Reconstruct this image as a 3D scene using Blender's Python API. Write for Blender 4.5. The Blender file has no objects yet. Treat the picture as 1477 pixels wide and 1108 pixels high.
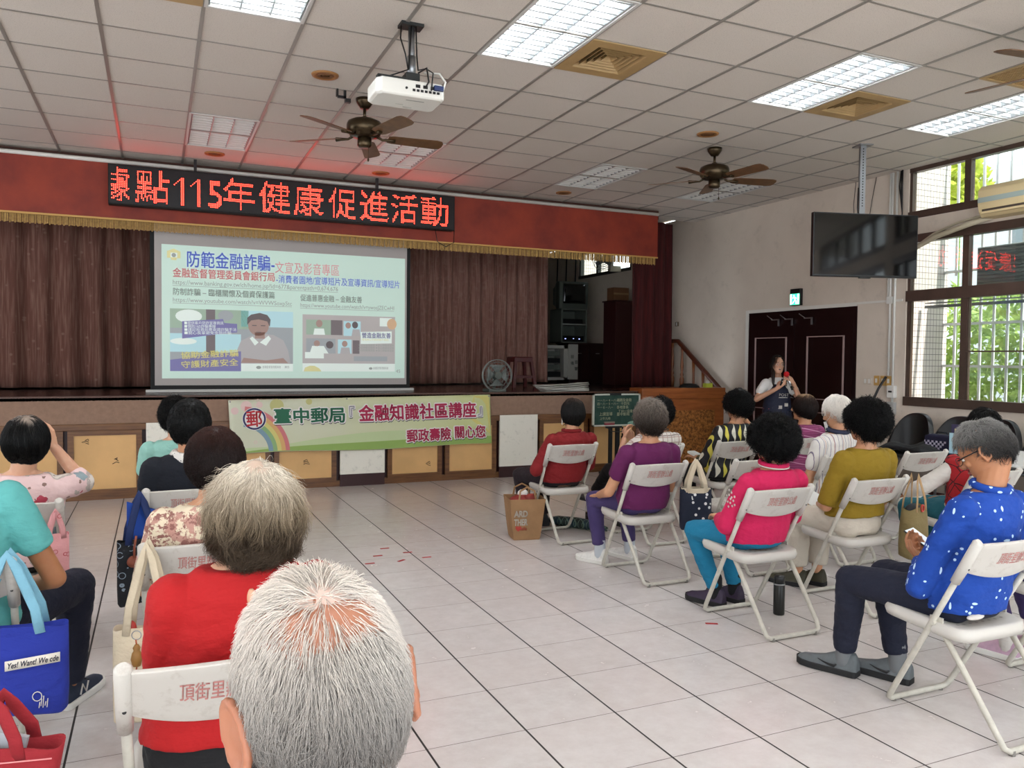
import bpy, math, random
import numpy as np
from mathutils import Vector, Matrix

# ------------------------------------------------------------------ camera, world, lights, exposure
sc = bpy.context.scene
COL = sc.collection
CAM_H = 1.508
YAW, PITCH, ROLL = 0.4189, -0.032, 0.0097
def _cam():
    cy, sy, cp, sp = math.cos(YAW), math.sin(YAW), math.cos(PITCH), math.sin(PITCH)
    fwd = Vector((sy*cp, cy*cp, sp)); right = Vector((cy, -sy, 0)); up = right.cross(fwd)
    c, s = math.cos(ROLL), math.sin(ROLL)
    r = right*c + up*s; u = -right*s + up*c
    cam = bpy.data.cameras.new('camera'); o = bpy.data.objects.new('camera', cam); COL.objects.link(o)
    cam.sensor_width = 36; cam.sensor_fit = 'HORIZONTAL'; cam.lens = 1153.0/1477*36
    cam.clip_start = 0.05; cam.clip_end = 300
    m = Matrix((( r.x, u.x, -fwd.x, 0), (r.y, u.y, -fwd.y, 0), (r.z, u.z, -fwd.z, CAM_H), (0, 0, 0, 1)))
    o.matrix_world = m
    sc.camera = o
_cam()
w = bpy.data.worlds.new('world'); sc.world = w; w.use_nodes = True
bg = w.node_tree.nodes['Background']; bg.inputs['Color'].default_value = (0.86, 0.93, 1.0, 1); bg.inputs['Strength'].default_value = 1.9
sun = bpy.data.lights.new('sun', 'SUN'); sun.energy = 5.0; sun.angle = 0.02; sun.color = (1, .95, .86)
so = bpy.data.objects.new('sun', sun); COL.objects.link(so); so.rotation_euler = (math.radians(42), 0, math.radians(5))
sc.view_settings.view_transform = 'Standard'; sc.view_settings.look = 'None'
sc.view_settings.gamma = 1; sc.view_settings.use_curve_mapping = False
sc.view_settings.exposure = 1.05
TUBE_E = 30.0        # emission of a lit lamp tube

# ------------------------------------------------------------------ colours and materials
def lin(h):
    if not isinstance(h, str): return tuple(h)
    h = h.lstrip('#'); c = [int(h[i:i+2], 16)/255 for i in (0, 2, 4)]
    return tuple(x/12.92 if x <= .04045 else ((x+.055)/1.055)**2.4 for x in c)
class G:
    """small helper around one material's node tree"""
    def __init__(s, name):
        s.m = bpy.data.materials.new(name); s.m.use_nodes = True; s.t = s.m.node_tree
        s.b = s.t.nodes['Principled BSDF']; s.out = s.t.nodes['Material Output']
    def n(s, k, **kw):
        x = s.t.nodes.new(k)
        for a, v in kw.items(): setattr(x, a, v)
        return x
    def set(s, node, i, v):
        if hasattr(v, 'links'): s.t.links.new(v, node.inputs[i])
        else: node.inputs[i].default_value = v
    def obj(s): return s.n('ShaderNodeTexCoord').outputs['Object']
    def math(s, op, a, b=None, c=None):
        x = s.n('ShaderNodeMath', operation=op); s.set(x, 0, a)
        if b is not None: s.set(x, 1, b)
        if c is not None: s.set(x, 2, c)
        return x.outputs[0]
    def sep(s, v):
        x = s.n('ShaderNodeSeparateXYZ'); s.set(x, 0, v); return x.outputs
    def noise(s, scale, detail=3, vec=None, rough=.55):
        x = s.n('ShaderNodeTexNoise'); x.inputs['Scale'].default_value = scale; x.inputs['Detail'].default_value = detail
        x.inputs['Roughness'].default_value = rough
        s.set(x, 'Vector', vec if vec is not None else s.obj()); return x.outputs['Fac']
    def vor(s, scale, feature='F1', out='Distance', vec=None):
        x = s.n('ShaderNodeTexVoronoi', feature=feature); x.inputs['Scale'].default_value = scale
        s.set(x, 'Vector', vec if vec is not None else s.obj()); return x.outputs[out]
    def scale(s, v, xyz, loc=(0, 0, 0), rot=(0, 0, 0)):
        x = s.n('ShaderNodeMapping'); s.set(x, 'Vector', v); x.inputs['Scale'].default_value = xyz
        x.inputs['Location'].default_value = loc; x.inputs['Rotation'].default_value = rot; return x.outputs[0]
    def ramp(s, fac, lo, hi):
        x = s.n('ShaderNodeMapRange'); s.set(x, 0, fac); x.inputs[1].default_value = lo; x.inputs[2].default_value = hi
        x.clamp = True; return x.outputs[0]
    def mix(s, fac, a, b):
        x = s.n('ShaderNodeMix', data_type='RGBA'); s.set(x, 0, fac)
        for i, v in ((6, a), (7, b)):
            if isinstance(v, (str, tuple)): v = (*lin(v), 1)
            s.set(x, i, v)
        return x.outputs[2]
    def color(s, v):
        if isinstance(v, (str, tuple)): v = (*lin(v)[:3], 1)
        s.set(s.b, 'Base Color', v)
    def bump(s, h, strength=.3, dist=.01):
        x = s.n('ShaderNodeBump'); x.inputs['Strength'].default_value = strength; x.inputs['Distance'].default_value = dist
        s.set(x, 'Height', h); s.t.links.new(x.outputs[0], s.b.inputs['Normal'])
    def p(s, rough=None, metal=None, **kw):
        if rough is not None: s.set(s.b, 'Roughness', rough)
        if metal is not None: s.set(s.b, 'Metallic', metal)
        for k, v in kw.items(): s.set(s.b, k.replace('_', ' '), v)
        return s
_M = {}
def mat(name, c, rough=.6, metal=0, var=0, vscale=6, bump=0, bscale=40, emit=0, coat=0, c2=None, spec=None):
    """plain procedural surface: colour with slight noise variation, optional bump and emission"""
    if name in _M: return _M[name]
    g = G(name)
    if var or c2:
        f = g.noise(vscale, 4); f = g.ramp(f, .35, .65)
        a = lin(c); b = lin(c2) if c2 else tuple(x*(1-var) for x in a)
        g.color(g.mix(f, a, b))
    else: g.color(c)
    g.p(rough, metal)
    if bump: g.bump(g.noise(bscale, 3), bump, .01)
    if emit: g.set(g.b, 'Emission Color', (*lin(c), 1)); g.b.inputs['Emission Strength'].default_value = emit
    if coat: g.b.inputs['Coat Weight'].default_value = coat; g.b.inputs['Coat Roughness'].default_value = .15
    if spec is not None: g.b.inputs['Specular IOR Level'].default_value = spec
    _M[name] = g.m; return g.m

# ------------------------------------------------------------------ mesh building
class MB:
    def __init__(s): s.v = []; s.f = []; s.m = []; s.sm = []
    def add(s, vs, fs, m=0, smooth=False):
        o = len(s.v); s.v.extend([tuple(map(float, x)) for x in vs])
        for f in fs: s.f.append(tuple(i+o for i in f)); s.m.append(m); s.sm.append(smooth)
        return s
    def box(s, a, b, m=0):
        x0, y0, z0 = (min(p, q) for p, q in zip(a, b)); x1, y1, z1 = (max(p, q) for p, q in zip(a, b))
        s.add([(x0,y0,z0),(x1,y0,z0),(x1,y1,z0),(x0,y1,z0),(x0,y0,z1),(x1,y0,z1),(x1,y1,z1),(x0,y1,z1)],
              [(0,3,2,1),(4,5,6,7),(0,1,5,4),(1,2,6,5),(2,3,7,6),(3,0,4,7)], m); return s
    def obox(s, c, size, M=None, m=0):
        h = [q/2 for q in size]; M = M or Matrix.Identity(3); c = Vector(c)
        vs = [c + M @ Vector((x*h[0], y*h[1], z*h[2])) for z in (-1, 1) for y in (-1, 1) for x in (-1, 1)]
        s.add(vs, [(0,2,3,1),(4,5,7,6),(0,1,5,4),(1,3,7,5),(3,2,6,7),(2,0,4,6)], m); return s
    def rings(s, R, m=0, smooth=True, close=False, cap=True):
        n = len(R[0]); o = len(s.v)
        for r in R: s.v.extend([tuple(map(float, x)) for x in r])
        k = len(R)
        for i in range(k if close else k-1):
            a, b = o+i*n, o+((i+1) % k)*n
            for j in range(n):
                s.f.append((a+j, a+(j+1) % n, b+(j+1) % n, b+j)); s.m.append(m); s.sm.append(smooth)
        if cap and not close:
            s.f.append(tuple(o+j for j in reversed(range(n)))); s.m.append(m); s.sm.append(False)
            s.f.append(tuple(o+(k-1)*n+j for j in range(n))); s.m.append(m); s.sm.append(False)
        return s
    def tube(s, path, r, seg=8, m=0, close=False, flat=None, cap=True):
        P = [Vector(p) for p in path]; n = len(P); R = []
        rr = r if isinstance(r, (list, tuple)) else [r]*n
        up = None
        for i in range(n):
            t = (P[(i+1) % n]-P[i-1]) if close else (P[min(i+1, n-1)]-P[max(i-1, 0)])
            if t.length < 1e-9: t = Vector((0, 0, 1))
            t.normalize()
            if up is None: up = t.orthogonal().normalized()
            up = (up - t*up.dot(t))
            if up.length < 1e-6: up = t.orthogonal()
            up.normalize(); sd = t.cross(up)
            if flat and i == 0:
                up = Vector(flat[0]); up = (up-t*up.dot(t)).normalized(); sd = t.cross(up)
            k = flat[1] if flat else 1
            R.append([P[i] + (up*math.cos(a)*rr[i] + sd*math.sin(a)*rr[i]*k) for a in (2*math.pi*j/seg for j in range(seg))])
        return s.rings(R, m, True, close, cap)
    def cyl(s, p0, p1, r0, r1=None, seg=20, m=0):
        return s.tube([p0, p1], [r0, r0 if r1 is None else r1], seg, m)
    def lathe(s, prof, c=(0, 0, 0), seg=24, m=0, M=None):
        c = Vector(c); M = M or Matrix.Identity(3)
        R = [[c + M @ Vector((r*math.cos(2*math.pi*j/seg), r*math.sin(2*math.pi*j/seg), z)) for j in range(seg)] for r, z in prof]
        return s.rings(R, m)
    def ell(s, c, r, M=None, seg=20, m=0):
        c = Vector(c); M = M or Matrix.Identity(3); R = []
        k = max(6, seg//2)
        for i in range(1, k):
            a = math.pi*i/k
            R.append([c + M @ Vector((r[0]*math.sin(a)*math.cos(2*math.pi*j/seg), r[1]*math.sin(a)*math.sin(2*math.pi*j/seg), -r[2]*math.cos(a))) for j in range(seg)])
        return s.rings(R, m)
    def caps(s, p0, r0, p1, r1, seg=14, m=0):
        p0, p1 = Vector(p0), Vector(p1); t = p1-p0
        if t.length < 1e-6: t = Vector((0, 0, 1e-3))
        t.normalize(); u = t.orthogonal().normalized(); w_ = t.cross(u); R = []
        for p, r, sg, angs in ((p0, r0, -1, (80, 55, 28, 0)), (p1, r1, 1, (0, 28, 55, 80))):
            for a in angs:
                a = math.radians(a); c = p + t*sg*r*math.sin(a); q = r*math.cos(a)
                R.append([c + (u*math.cos(b)+w_*math.sin(b))*q for b in (2*math.pi*j/seg for j in range(seg))])
        return s.rings(R, m)
    def grid(s, fn, nu, nv, m=0, smooth=True):
        o = len(s.v)
        for j in range(nv+1):
            for i in range(nu+1): s.v.append(tuple(map(float, fn(i/nu, j/nv))))
        for j in range(nv):
            for i in range(nu):
                a = o+j*(nu+1)+i; s.f.append((a, a+1, a+nu+2, a+nu+1)); s.m.append(m); s.sm.append(smooth)
        return s
    def slab(s, fn, nu, nv, th, m=0, smooth=True):
        """closed thin sheet: fn(u,v)->(point, normal)"""
        A = [[fn(i/nu, j/nv) for i in range(nu+1)] for j in range(nv+1)]; o = len(s.v); k = (nu+1)*(nv+1)
        for sg in (.5, -.5):
            for row in A:
                for p, nr in row: s.v.append(tuple(Vector(p)+Vector(nr)*th*sg))
        def q(a, b, c, d): s.f.append((a, b, c, d)); s.m.append(m); s.sm.append(smooth)
        I = lambda i, j: o+j*(nu+1)+i
        for j in range(nv):
            for i in range(nu):
                q(I(i,j), I(i+1,j), I(i+1,j+1), I(i,j+1)); q(k+I(i,j), k+I(i,j+1), k+I(i+1,j+1), k+I(i+1,j))
        for i in range(nu): q(I(i,0), k+I(i,0), k+I(i+1,0), I(i+1,0)); q(I(i+1,nv), k+I(i+1,nv), k+I(i,nv), I(i,nv))
        for j in range(nv): q(I(0,j+1), k+I(0,j+1), k+I(0,j), I(0,j)); q(I(nu,j), k+I(nu,j), k+I(nu,j+1), I(nu,j+1))
        return s
    def poly(s, pts, th, axis, m=0):
        """extrude a closed outline by vector axis*th"""
        a = Vector(axis)*th; n = len(pts); vs = [Vector(p) for p in pts]; vs += [p+a for p in vs]
        fs = [tuple(range(n)), tuple(range(2*n-1, n-1, -1))] + [(i, i+n, (i+1) % n+n, (i+1) % n) for i in range(n)]
        return s.add(vs, fs, m)
    def xform(s, M, start=0):
        s.v[start:] = [tuple(M @ Vector(p)) for p in s.v[start:]]; return s
    def mesh(s, name, mats, off=None):
        me = bpy.data.meshes.new(name); v = s.v
        if off is not None: v = [(a-off[0], b-off[1], c-off[2]) for a, b, c in v]
        me.from_pydata(v, [], s.f)
        for x in (mats if isinstance(mats, (list, tuple)) else [mats]): me.materials.append(x)
        me.polygons.foreach_set('material_index', s.m); me.polygons.foreach_set('use_smooth', s.sm); me.update(); return me

def tag(o, label=None, cat=None, group=None, kind=None):
    if label: o['label'] = label
    if cat: o['category'] = cat
    if group: o['group'] = group
    if kind: o['kind'] = kind
    return o
def link(name, me, parent=None, loc=(0, 0, 0)):
    o = bpy.data.objects.new(name, me); COL.objects.link(o); o.location = loc
    if parent: o.parent = parent
    return o
def thing(name, label, cat, loc=(0, 0, 0), rz=0, group=None):
    o = link(name, None, None, loc); o.rotation_euler = (0, 0, rz); return tag(o, label, cat, group)
def base_of(mb):
    a = np.array(mb.v); lo, hi = a.min(0), a.max(0); return ((lo[0]+hi[0])/2, (lo[1]+hi[1])/2, lo[2])
def obj(name, mb, mats, parent=None, label=None, cat=None, group=None, kind=None, bevel=0, world=False):
    """link one mesh object; a child's points are in its parent's space (world=True: given in world space, parent unrotated)"""
    loc = (0, 0, 0)
    if parent is None: loc = base_of(mb)
    off = loc
    if parent is not None and world:
        q = parent; off = Vector((0, 0, 0))
        while q: off += Vector(q.location); q = q.parent
    o = link(name, mb.mesh(name, mats, off if (parent is None or world) else None), parent, loc)
    if bevel:
        b = o.modifiers.new('bevel', 'BEVEL'); b.width = bevel; b.segments = 2; b.limit_method = 'ANGLE'; b.angle_limit = .7
    return tag(o, label, cat, group, kind)
def struct(name, mb, mats, bevel=0): return obj(name, mb, mats, kind='structure', bevel=bevel)
def copy_tree(o, parent=None):
    c = o.copy(); COL.objects.link(c); c.parent = parent
    for ch in list(o.children): copy_tree(ch, c)
    return c
def rz(a): return Matrix.Rotation(a, 3, 'Z')
def rx(a): return Matrix.Rotation(a, 3, 'X')
def ry(a): return Matrix.Rotation(a, 3, 'Y')

# text: flat filled lettering in the XZ plane, facing -Y, lower left at the origin; returns points, faces, width
_T = {}
def text(st, size=1.0, bold=0.0, shear=0.0):
    k = (st, bold, shear)   # bold: the strokes are thickened by laying shifted copies over each other
    if k not in _T:
        cu = bpy.data.curves.new('t', 'FONT'); cu.body = st; cu.size = 1; cu.shear = shear
        cu.resolution_u = 3; cu.fill_mode = 'BOTH'
        o = bpy.data.objects.new('t', cu); COL.objects.link(o)
        dg = bpy.context.evaluated_depsgraph_get(); me = o.evaluated_get(dg).to_mesh()
        vs = np.array([v.co[:] for v in me.vertices]).reshape(-1, 3); fs = [tuple(p.vertices) for p in me.polygons]
        o.evaluated_get(dg).to_mesh_clear(); bpy.data.objects.remove(o); bpy.data.curves.remove(cu)
        if bold > 0 and len(vs):
            n = 8 if bold > .03 else 5; V0, F0 = [], []
            for j in range(n):
                a = 2*math.pi*j/n; V0.append(vs+np.array((bold*math.cos(a), bold*math.sin(a), 0))); F0 += [tuple(i+j*len(vs) for i in f) for f in fs]
            vs, fs = np.concatenate(V0), F0
        _T[k] = (vs, fs)
    vs, fs = _T[k]
    return vs*size, fs, (float(vs[:, 0].max()*size) if len(vs) else 0)
def put_text(mb, st, fn, size, m=0, bold=0.0, width=None, shear=0.0, center=False, fit=None):
    """lay text on a surface: fn(x, z) -> world point"""
    vs, fs, wd = text(st, size, bold, shear); k = 1 if width is None or wd == 0 else width/wd
    dx = -wd*k/2 if center else 0
    if fit:     # stretch the ink to a box of fit = (width, height)
        lo, hi = vs.min(0), vs.max(0); mb.add([fn((x-lo[0])/(hi[0]-lo[0])*fit[0], (y-lo[1])/(hi[1]-lo[1])*fit[1]) for x, y, z in vs], fs, m); return mb
    mb.add([fn(x*k+dx, y) for x, y, z in vs], fs, m); return mb
# ------------------------------------------------------------------ the hall: floor, ceiling, walls
XR, XL, YB, YF, ZC = 7.733, -4.95, -3.2, 9.275, 3.674
gx = lambda i: -0.3267+.605*i
gy = lambda j: 4.1819+.5937*j
def m_floor():
    g = G('floor tiles'); o = g.obj(); X, Y, Z = g.sep(o)
    fx = g.math('FRACT', g.math('DIVIDE', g.math('SUBTRACT', X, 2.07375), .42)); fy = g.math('FRACT', g.math('DIVIDE', g.math('SUBTRACT', Y, 2.3554), .41846))
    dx = g.math('ABSOLUTE', g.math('SUBTRACT', fx, .5)); dy = g.math('ABSOLUTE', g.math('SUBTRACT', fy, .5))
    jx = g.ramp(dx, .4875, .491); jy = g.ramp(dy, .4935, .4965)
    ix = g.math('FLOOR', g.math('DIVIDE', g.math('SUBTRACT', X, 2.07375), .42)); iy = g.math('FLOOR', g.math('DIVIDE', g.math('SUBTRACT', Y, 2.3554), .41846))
    cv = g.n('ShaderNodeCombineXYZ'); g.set(cv, 0, ix); g.set(cv, 1, iy)
    wn = g.n('ShaderNodeTexWhiteNoise', noise_dimensions='2D'); g.set(wn, 'Vector', cv.outputs[0])
    marb = g.ramp(g.noise(11, 8, None, .7), .3, .8); big = g.ramp(g.noise(2.2, 3), .3, .7)
    c = g.mix(marb, '#d2cecb', '#bcb4b0'); c = g.mix(g.math('MULTIPLY', big, .35), c, '#d0c4bf')
    c = g.mix(g.math('MULTIPLY', wn.outputs[0], .16), c, '#b3a49d')
    c = g.mix(jy, c, '#6a5f5a'); c = g.mix(jx, c, '#241f1d'); g.color(c)
    g.p(g.math('ADD', g.math('MULTIPLY', g.math('MAXIMUM', jx, jy), .5), g.math('ADD', .2, g.math('MULTIPLY', marb, .1))))
    g.bump(g.math('SUBTRACT', 1, g.math('MAXIMUM', jx, jy)), .25, .002); return g.m
def m_tile():
    g = G('mineral fibre ceiling tile'); n = g.noise(160, 2, None, .7)
    c = g.mix(g.ramp(n, .58, .68), '#d0c7bd', '#a59c93'); g.color(c); g.p(.9); g.bump(n, .25, .004); return g.m
def m_wall(name, a, b):
    g = G(name); f = g.ramp(g.noise(1.3, 5, None, .6), .38, .75); s = g.ramp(g.noise(5, 6, None, .7), .56, .75)
    c = g.mix(g.math('MULTIPLY', f, .6), a, b); g.color(g.mix(g.math('MULTIPLY', s, .35), c, '#a3988c')); g.p(.75)
    g.bump(g.noise(60, 3), .08, .004); return g.m
M_WALL = m_wall('cream painted plaster', '#d5c8b9', '#bfb1a2')
M_WHITEP = mat('white paint', '#d8d4cc', .5)
M_BRONZE = mat('brown anodised window frame', '#55443b', .4, .3, var=.2)
M_BLACK = mat('black plastic', '#0c0c0d', .35); M_BLACKM = mat('matt black', '#0a0a0a', .7)
M_STEEL = mat('galvanised steel', '#9a9c9e', .35, .9); M_WHITE = mat('white plastic', '#dcdad4', .4)
def glassm():
    g = G('window glass'); t = g.n('ShaderNodeBsdfTransparent'); t.inputs[0].default_value = (.93, .96, .95, 1)
    gl = g.n('ShaderNodeBsdfGlossy'); gl.inputs['Roughness'].default_value = .01; fr = g.n('ShaderNodeLayerWeight'); fr.inputs[0].default_value = .5
    mx = g.n('ShaderNodeMixShader'); g.t.links.new(g.math('ADD', .065, g.math('MULTIPLY', .9, g.math('POWER', fr.outputs[1], 5))), mx.inputs[0]); g.t.links.new(t.outputs[0], mx.inputs[1]); g.t.links.new(gl.outputs[0], mx.inputs[2])
    g.t.links.new(mx.outputs[0], g.out.inputs[0]); return g.m
M_GLASS = glassm()
b = MB().box((XL-.2, YB-.2, -.12), (XR+.2, 9.5, 0)); struct('floor', b, m_floor())

# ceiling: one tile per grid cell, left open where a light or an air vent is let in
LIGHT_ON = [(1, 0), (4, 0), (8, 0), (11, 0), (1, -6), (4, -6), (8, -6), (11, -6), (-3, 0), (-3, -6), (-6, 0), (-6, -6), (1, -11), (5, -11), (9, -11), (-3, -11)]
LIGHT_OFF = [(1, 6), (4, 6), (8, 6), (11, 6), (-3, 6)]
VENTS = [(0, 1), (5, 1), (9, 1)]; GRILLES = [(10, -1)]
open_ = set(VENTS) | set(GRILLES)
for i, j in LIGHT_ON+LIGHT_OFF: open_ |= {(i, j), (i, j+1)}
b = MB()
for i in range(-8, 14):
    for j in range(-13, 11):
        if (i, j) in open_: continue
        x0, x1, y0, y1 = max(gx(i), XL), min(gx(i+1), XR), max(gy(j), YB), min(gy(j+1), 10.4)
        if x1 > x0 and y1 > y0: b.box((x0, y0, ZC), (x1, y1, ZC+.02))
b.box((XL-.2, YB-.2, ZC+.13), (XR+.06, 16.4, ZC+.3), 0)
struct('ceiling', b, m_tile())
b = MB()
for i in range(-7, 14): b.box((gx(i)-.012, YB, ZC-.006), (gx(i)+.012, 10.4, ZC+.004))
for j in range(-12, 11): b.box((XL, gy(j)-.008, ZC-.004), (XR, gy(j)+.008, ZC+.003))
struct('trim_1', b, mat('grey ceiling grid bar', '#8e8880', .35, .1))

# right wall with its window openings (runs on beside the stage)
b = MB(); T0, T1 = XR, XR+.11
b.box((T0, 6.46, 0), (T1, 12.2, ZC+.1)); b.box((T0, 14.13, 0), (T1, 16.4, ZC+.1)); b.box((T0, 12.2, 0), (T1, 14.13, 3.13)); b.box((T0, 12.2, 3.62), (T1, 14.13, ZC+.1))
for y0, y1 in ((2.6, 6.46), (-1.7, 2.2)):
    b.box((T0, y0, 0), (T1, y1, 1.02)); b.box((T0, y0, 2.9), (T1, y1, 3.13))
b.box((T0, 2.2, 0), (T1, 2.6, ZC+.1)); b.box((T0, YB, 0), (T1, -1.7, ZC+.1))
struct('wall_right', b, M_WALL)
b = MB(); b.box((XR-.012, YB, 0), (XR, 7.1, .1)); b.box((XR-.012, 9.12, 0), (XR, 9.2, .1)); struct('baseboard_right', b, mat('dark red tile skirting', '#4a201c', .4))
b = MB()
for y0, y1, in ((-3.2, -2.2), (1.0, 2.0), (5.2, 6.2), (9.0, 16.4)): b.box((XL-.22, y0, 0), (XL, y1, ZC+.1))
for y0, y1 in ((-2.2, 1.0), (2.0, 5.2), (6.2, 9.0)): b.box((XL-.22, y0, 0), (XL, y1, 1.0)); b.box((XL-.22, y0, 3.2), (XL, y1, ZC+.1))
struct('wall_left', b, M_WALL)
b = MB().box((XL, 16.2, 0), (XR+.2, 16.4, ZC+.1)); struct('wall_back', b, M_WALL)

# windows in the right wall: lower sliding pair, transom and clerestory
def window(n, y0, y1, step=.7, open_first=True):
    w_ = MB(); X0, X1 = XR+.01, XR+.09
    fr = MB(); gl = MB(); sash = MB()
    def bar(ya, yb, za, zb, x0=X0, x1=X1, t=fr): t.box((x0, ya, za), (x1, yb, zb))
    # sill and heads
    bar(y0, y1, 1.02, 1.12, XR-.015, X1); bar(y0, y1, 2.19, 2.31, XR-.01, X1); bar(y0, y1, 2.84, 2.93, XR-.005, X1); bar(y0, y1, 3.11, 3.19, XR-.005, X1); bar(y0, y1, 3.63, 3.69)
    ys = []; y = y1
    while y > y0+.2: ys.append(y); y -= step
    ys.append(y0)
    for k, y in enumerate(ys):
        hw = .035
        for za, zb in ((1.1, 2.2), (2.3, 2.85), (3.18, 3.64)):
            bar(max(y-hw, y0), min(y+hw, y1), za, zb, X0+.01, X1-.005)
    for k in range(len(ys)-1):
        a, c = ys[k+1]+.035, ys[k]-.035
        for za, zb, q in ((1.12, 2.19, 0), (2.31, 2.84, 1), (3.19, 3.63, 2)):
            if q == 0 and k == 0: continue
            gl.box((X0+.03, a, za), (X0+.034, c, zb))
        for yy in (a, c): sash.box((X0+.02, yy-.012, 1.12), (X0+.05, yy+.012, 2.19))
        if k: sash.box((X0-.01, a, 1.62), (X0+.0, c, 1.635))
    o = struct('window_%d' % n, fr, M_BRONZE)
    obj('sash', sash, M_BRONZE, o, world=True); obj('glass', gl, M_GLASS, o, world=True)
window(1, 2.6, 6.46); window(2, -1.7, 2.2)
fr = MB(); gl = MB()
for a in ((12.2, 12.26), (12.96, 13.02), (13.4, 13.46), (14.07, 14.13)): fr.box((XR+.01, a[0], 3.13), (XR+.09, a[1], 3.62))
fr.box((XR-.01, 12.2, 3.1), (XR+.09, 14.13, 3.16)); fr.box((XR+.01, 12.2, 3.58), (XR+.09, 14.13, 3.62)); gl.box((XR+.05, 12.26, 3.16), (XR+.054, 14.07, 3.58))
o = struct('window_3', fr, mat('dark grey window frame', '#35342f', .4, .3)); obj('glass', gl, M_GLASS, o, world=True)

# door pair in the right wall
D = MB(); D.box((XR-.012, 7.14, 0), (XR+.02, 9.06, 2.18)); M_DOOR = mat('dark maroon lacquered wood', '#1d0506', .35, var=.3, vscale=3, spec=.3)
dr = struct('door_1', D, M_DOOR)
M_PINK = mat('pale worn door moulding', '#a58d89', .5)
for k, (y0, y1) in enumerate(((8.28, 8.9), (7.3, 7.92))):
    lf = MB().box((XR-.03, y0-.12, .01), (XR-.012, y1+.12, 2.0)); lo = obj('leaf', lf, M_DOOR, dr, world=True)
    mo = MB()
    for za, zb in ((1.02, 1.83), (.2, .86)):
        mo.box((XR-.04, y0, za), (XR-.03, y0+.022, zb)); mo.box((XR-.04, y1-.022, za), (XR-.03, y1, zb)); mo.box((XR-.036, y0, zb-.012), (XR-.03, y1, zb)); mo.box((XR-.036, y0, za), (XR-.03, y1, za+.012))
    obj('moulding', mo, M_PINK, lo, world=True)
    h = MB(); yh = 8.14 if k == 0 else 8.06
    h.tube([(XR-.03, yh, 1.02), (XR-.07, yh, 1.03), (XR-.07, yh+(.1 if k == 0 else -.1), 1.02)], .008); obj('handle', h, M_STEEL, lo, world=True)
cl = MB()
for y in (8.55, 8.3, 7.95):
    cl.box((XR-.045, y-.12, 2.06), (XR-.03, y+.02, 2.075)); cl.box((XR-.045, y-.12, 1.98), (XR-.03, y-.1, 2.07)); cl.tube([(XR-.03, y+.12, 2.13), (XR-.04, y+.06, 2.1), (XR-.045, y, 2.07)], .006)
obj('door_closer', cl, M_STEEL, dr, world=True)
t = MB().box((XR-.02, 9.06, 0), (XR, 9.12, 2.22)); t.box((XR-.015, 7.14, 2.18), (XR, 9.12, 2.21)); struct('trim_2', t, M_WHITEP)

# exit sign over the door
S = thing('exit_sign', 'small green lit exit sign with a running figure above the dark double door', 'sign', (XR-.03, 8.13, 2.24))
q = MB().box((-.02, -.09, .0), (.03, .09, .22)); obj('case', q, M_BLACK, S, bevel=.004)
q = MB().box((-.024, -.083, .01), (-.02, .083, .155)); ga = mat('lit green exit panel', '#3fd6a4', .5, emit=.9); gw = mat('lit white exit figure', '#e9fff4', .5, emit=1.2)
F = lambda x, z: (-.0255, -x, z)
pts = lambda L: [F(x, z) for x, z in L]
obj('panel', q, ga, S)
q = MB(); q.ell((-.0255, .012, .128), (.001, .012, .012)); 
for a, c in (((-.005, .115), (.01, .075)), ((-.005, .11), (.03, .095)), ((-.005, .112), (-.03, .1)), ((.01, .075), (-.015, .05)), ((-.015, .05), (-.035, .03)), ((.01, .075), (.03, .05)), ((.03, .05), (.03, .022))):
    q.caps(F(*a), .006, F(*c), .006, 8)
q.box((-.0262, -.078, .018), (-.0258, -.05, .148)); q.box((-.0262, .05, .018), (-.0258, .078, .148)); obj('running_figure', q, gw, S)

# wall fittings
def plate(y, z, wd, ht, name, label, cat, c, parts=1):
    T = thing(name, label, cat, (XR-.012, y, z)); obj('plate', MB().box((-.002, -wd/2, -ht/2), (.012, wd/2, ht/2)), mat('plate '+c, c, .5), T, bevel=.003)
    q = MB()
    for k in range(parts):
        yy = -wd/2+wd*(k+.5)/parts; q.box((-.006, yy-.014, -.025), (-.002, yy+.014, .025))
    obj('rocker', q, M_WHITE, T)
plate(6.96, 1.28, .11, .075, 'wall_socket', 'cream double wall socket right of the dark door', 'socket', '#cbbfae', 2)
plate(6.83, 1.29, .07, .115, 'light_switch', 'yellowed switch plate next to the cream socket', 'switch', '#c39a55')
plate(6.74, 1.29, .07, .115, 'light_switch', 'yellowed switch plate, the middle of the three right of the door', 'switch', '#c39a55')
plate(6.66, 1.29, .07, .115, 'light_switch', 'yellowed switch plate half behind the wall pipes', 'switch', '#c39a55')
plate(10.79, 2.09, .09, .07, 'wall_socket', 'small brown socket on the wall above the stair handrail', 'socket', '#7a6a52', 1)
q = MB()
for y, z0 in ((6.66, 1.35), (6.60, .9), (6.69, 2.2)): q.tube([(XR-.015, y, z0), (XR-.015, y, ZC)], .013, 10)
q.box((XR-.03, 6.62, 2.18), (XR, 6.7, 2.26)); tag(obj('conduit_pipes', q, M_WHITE), 'white vertical conduit pipes on the wall left of the window', 'pipe')
q = MB(); q.box((XR-.012, 6.5, 2.2), (XR, 6.62, 2.225)); q.box((XR-.012, 6.7, 2.2), (XR, 9.1, 2.225)); tag(obj('cable_trunking', q, M_WHITEP), 'thin cream cable trunking running above the double door', 'trunking')
q = MB()
for k in range(3): q.tube([(XR-.02-.01*k, 6.55-.02*k, ZC), (XR-.03, 6.56-.02*k, 3.5), (XR-.025, 6.52, 3.2), (XR-.02, 6.53, 2.8)], .007, 6)
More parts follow.
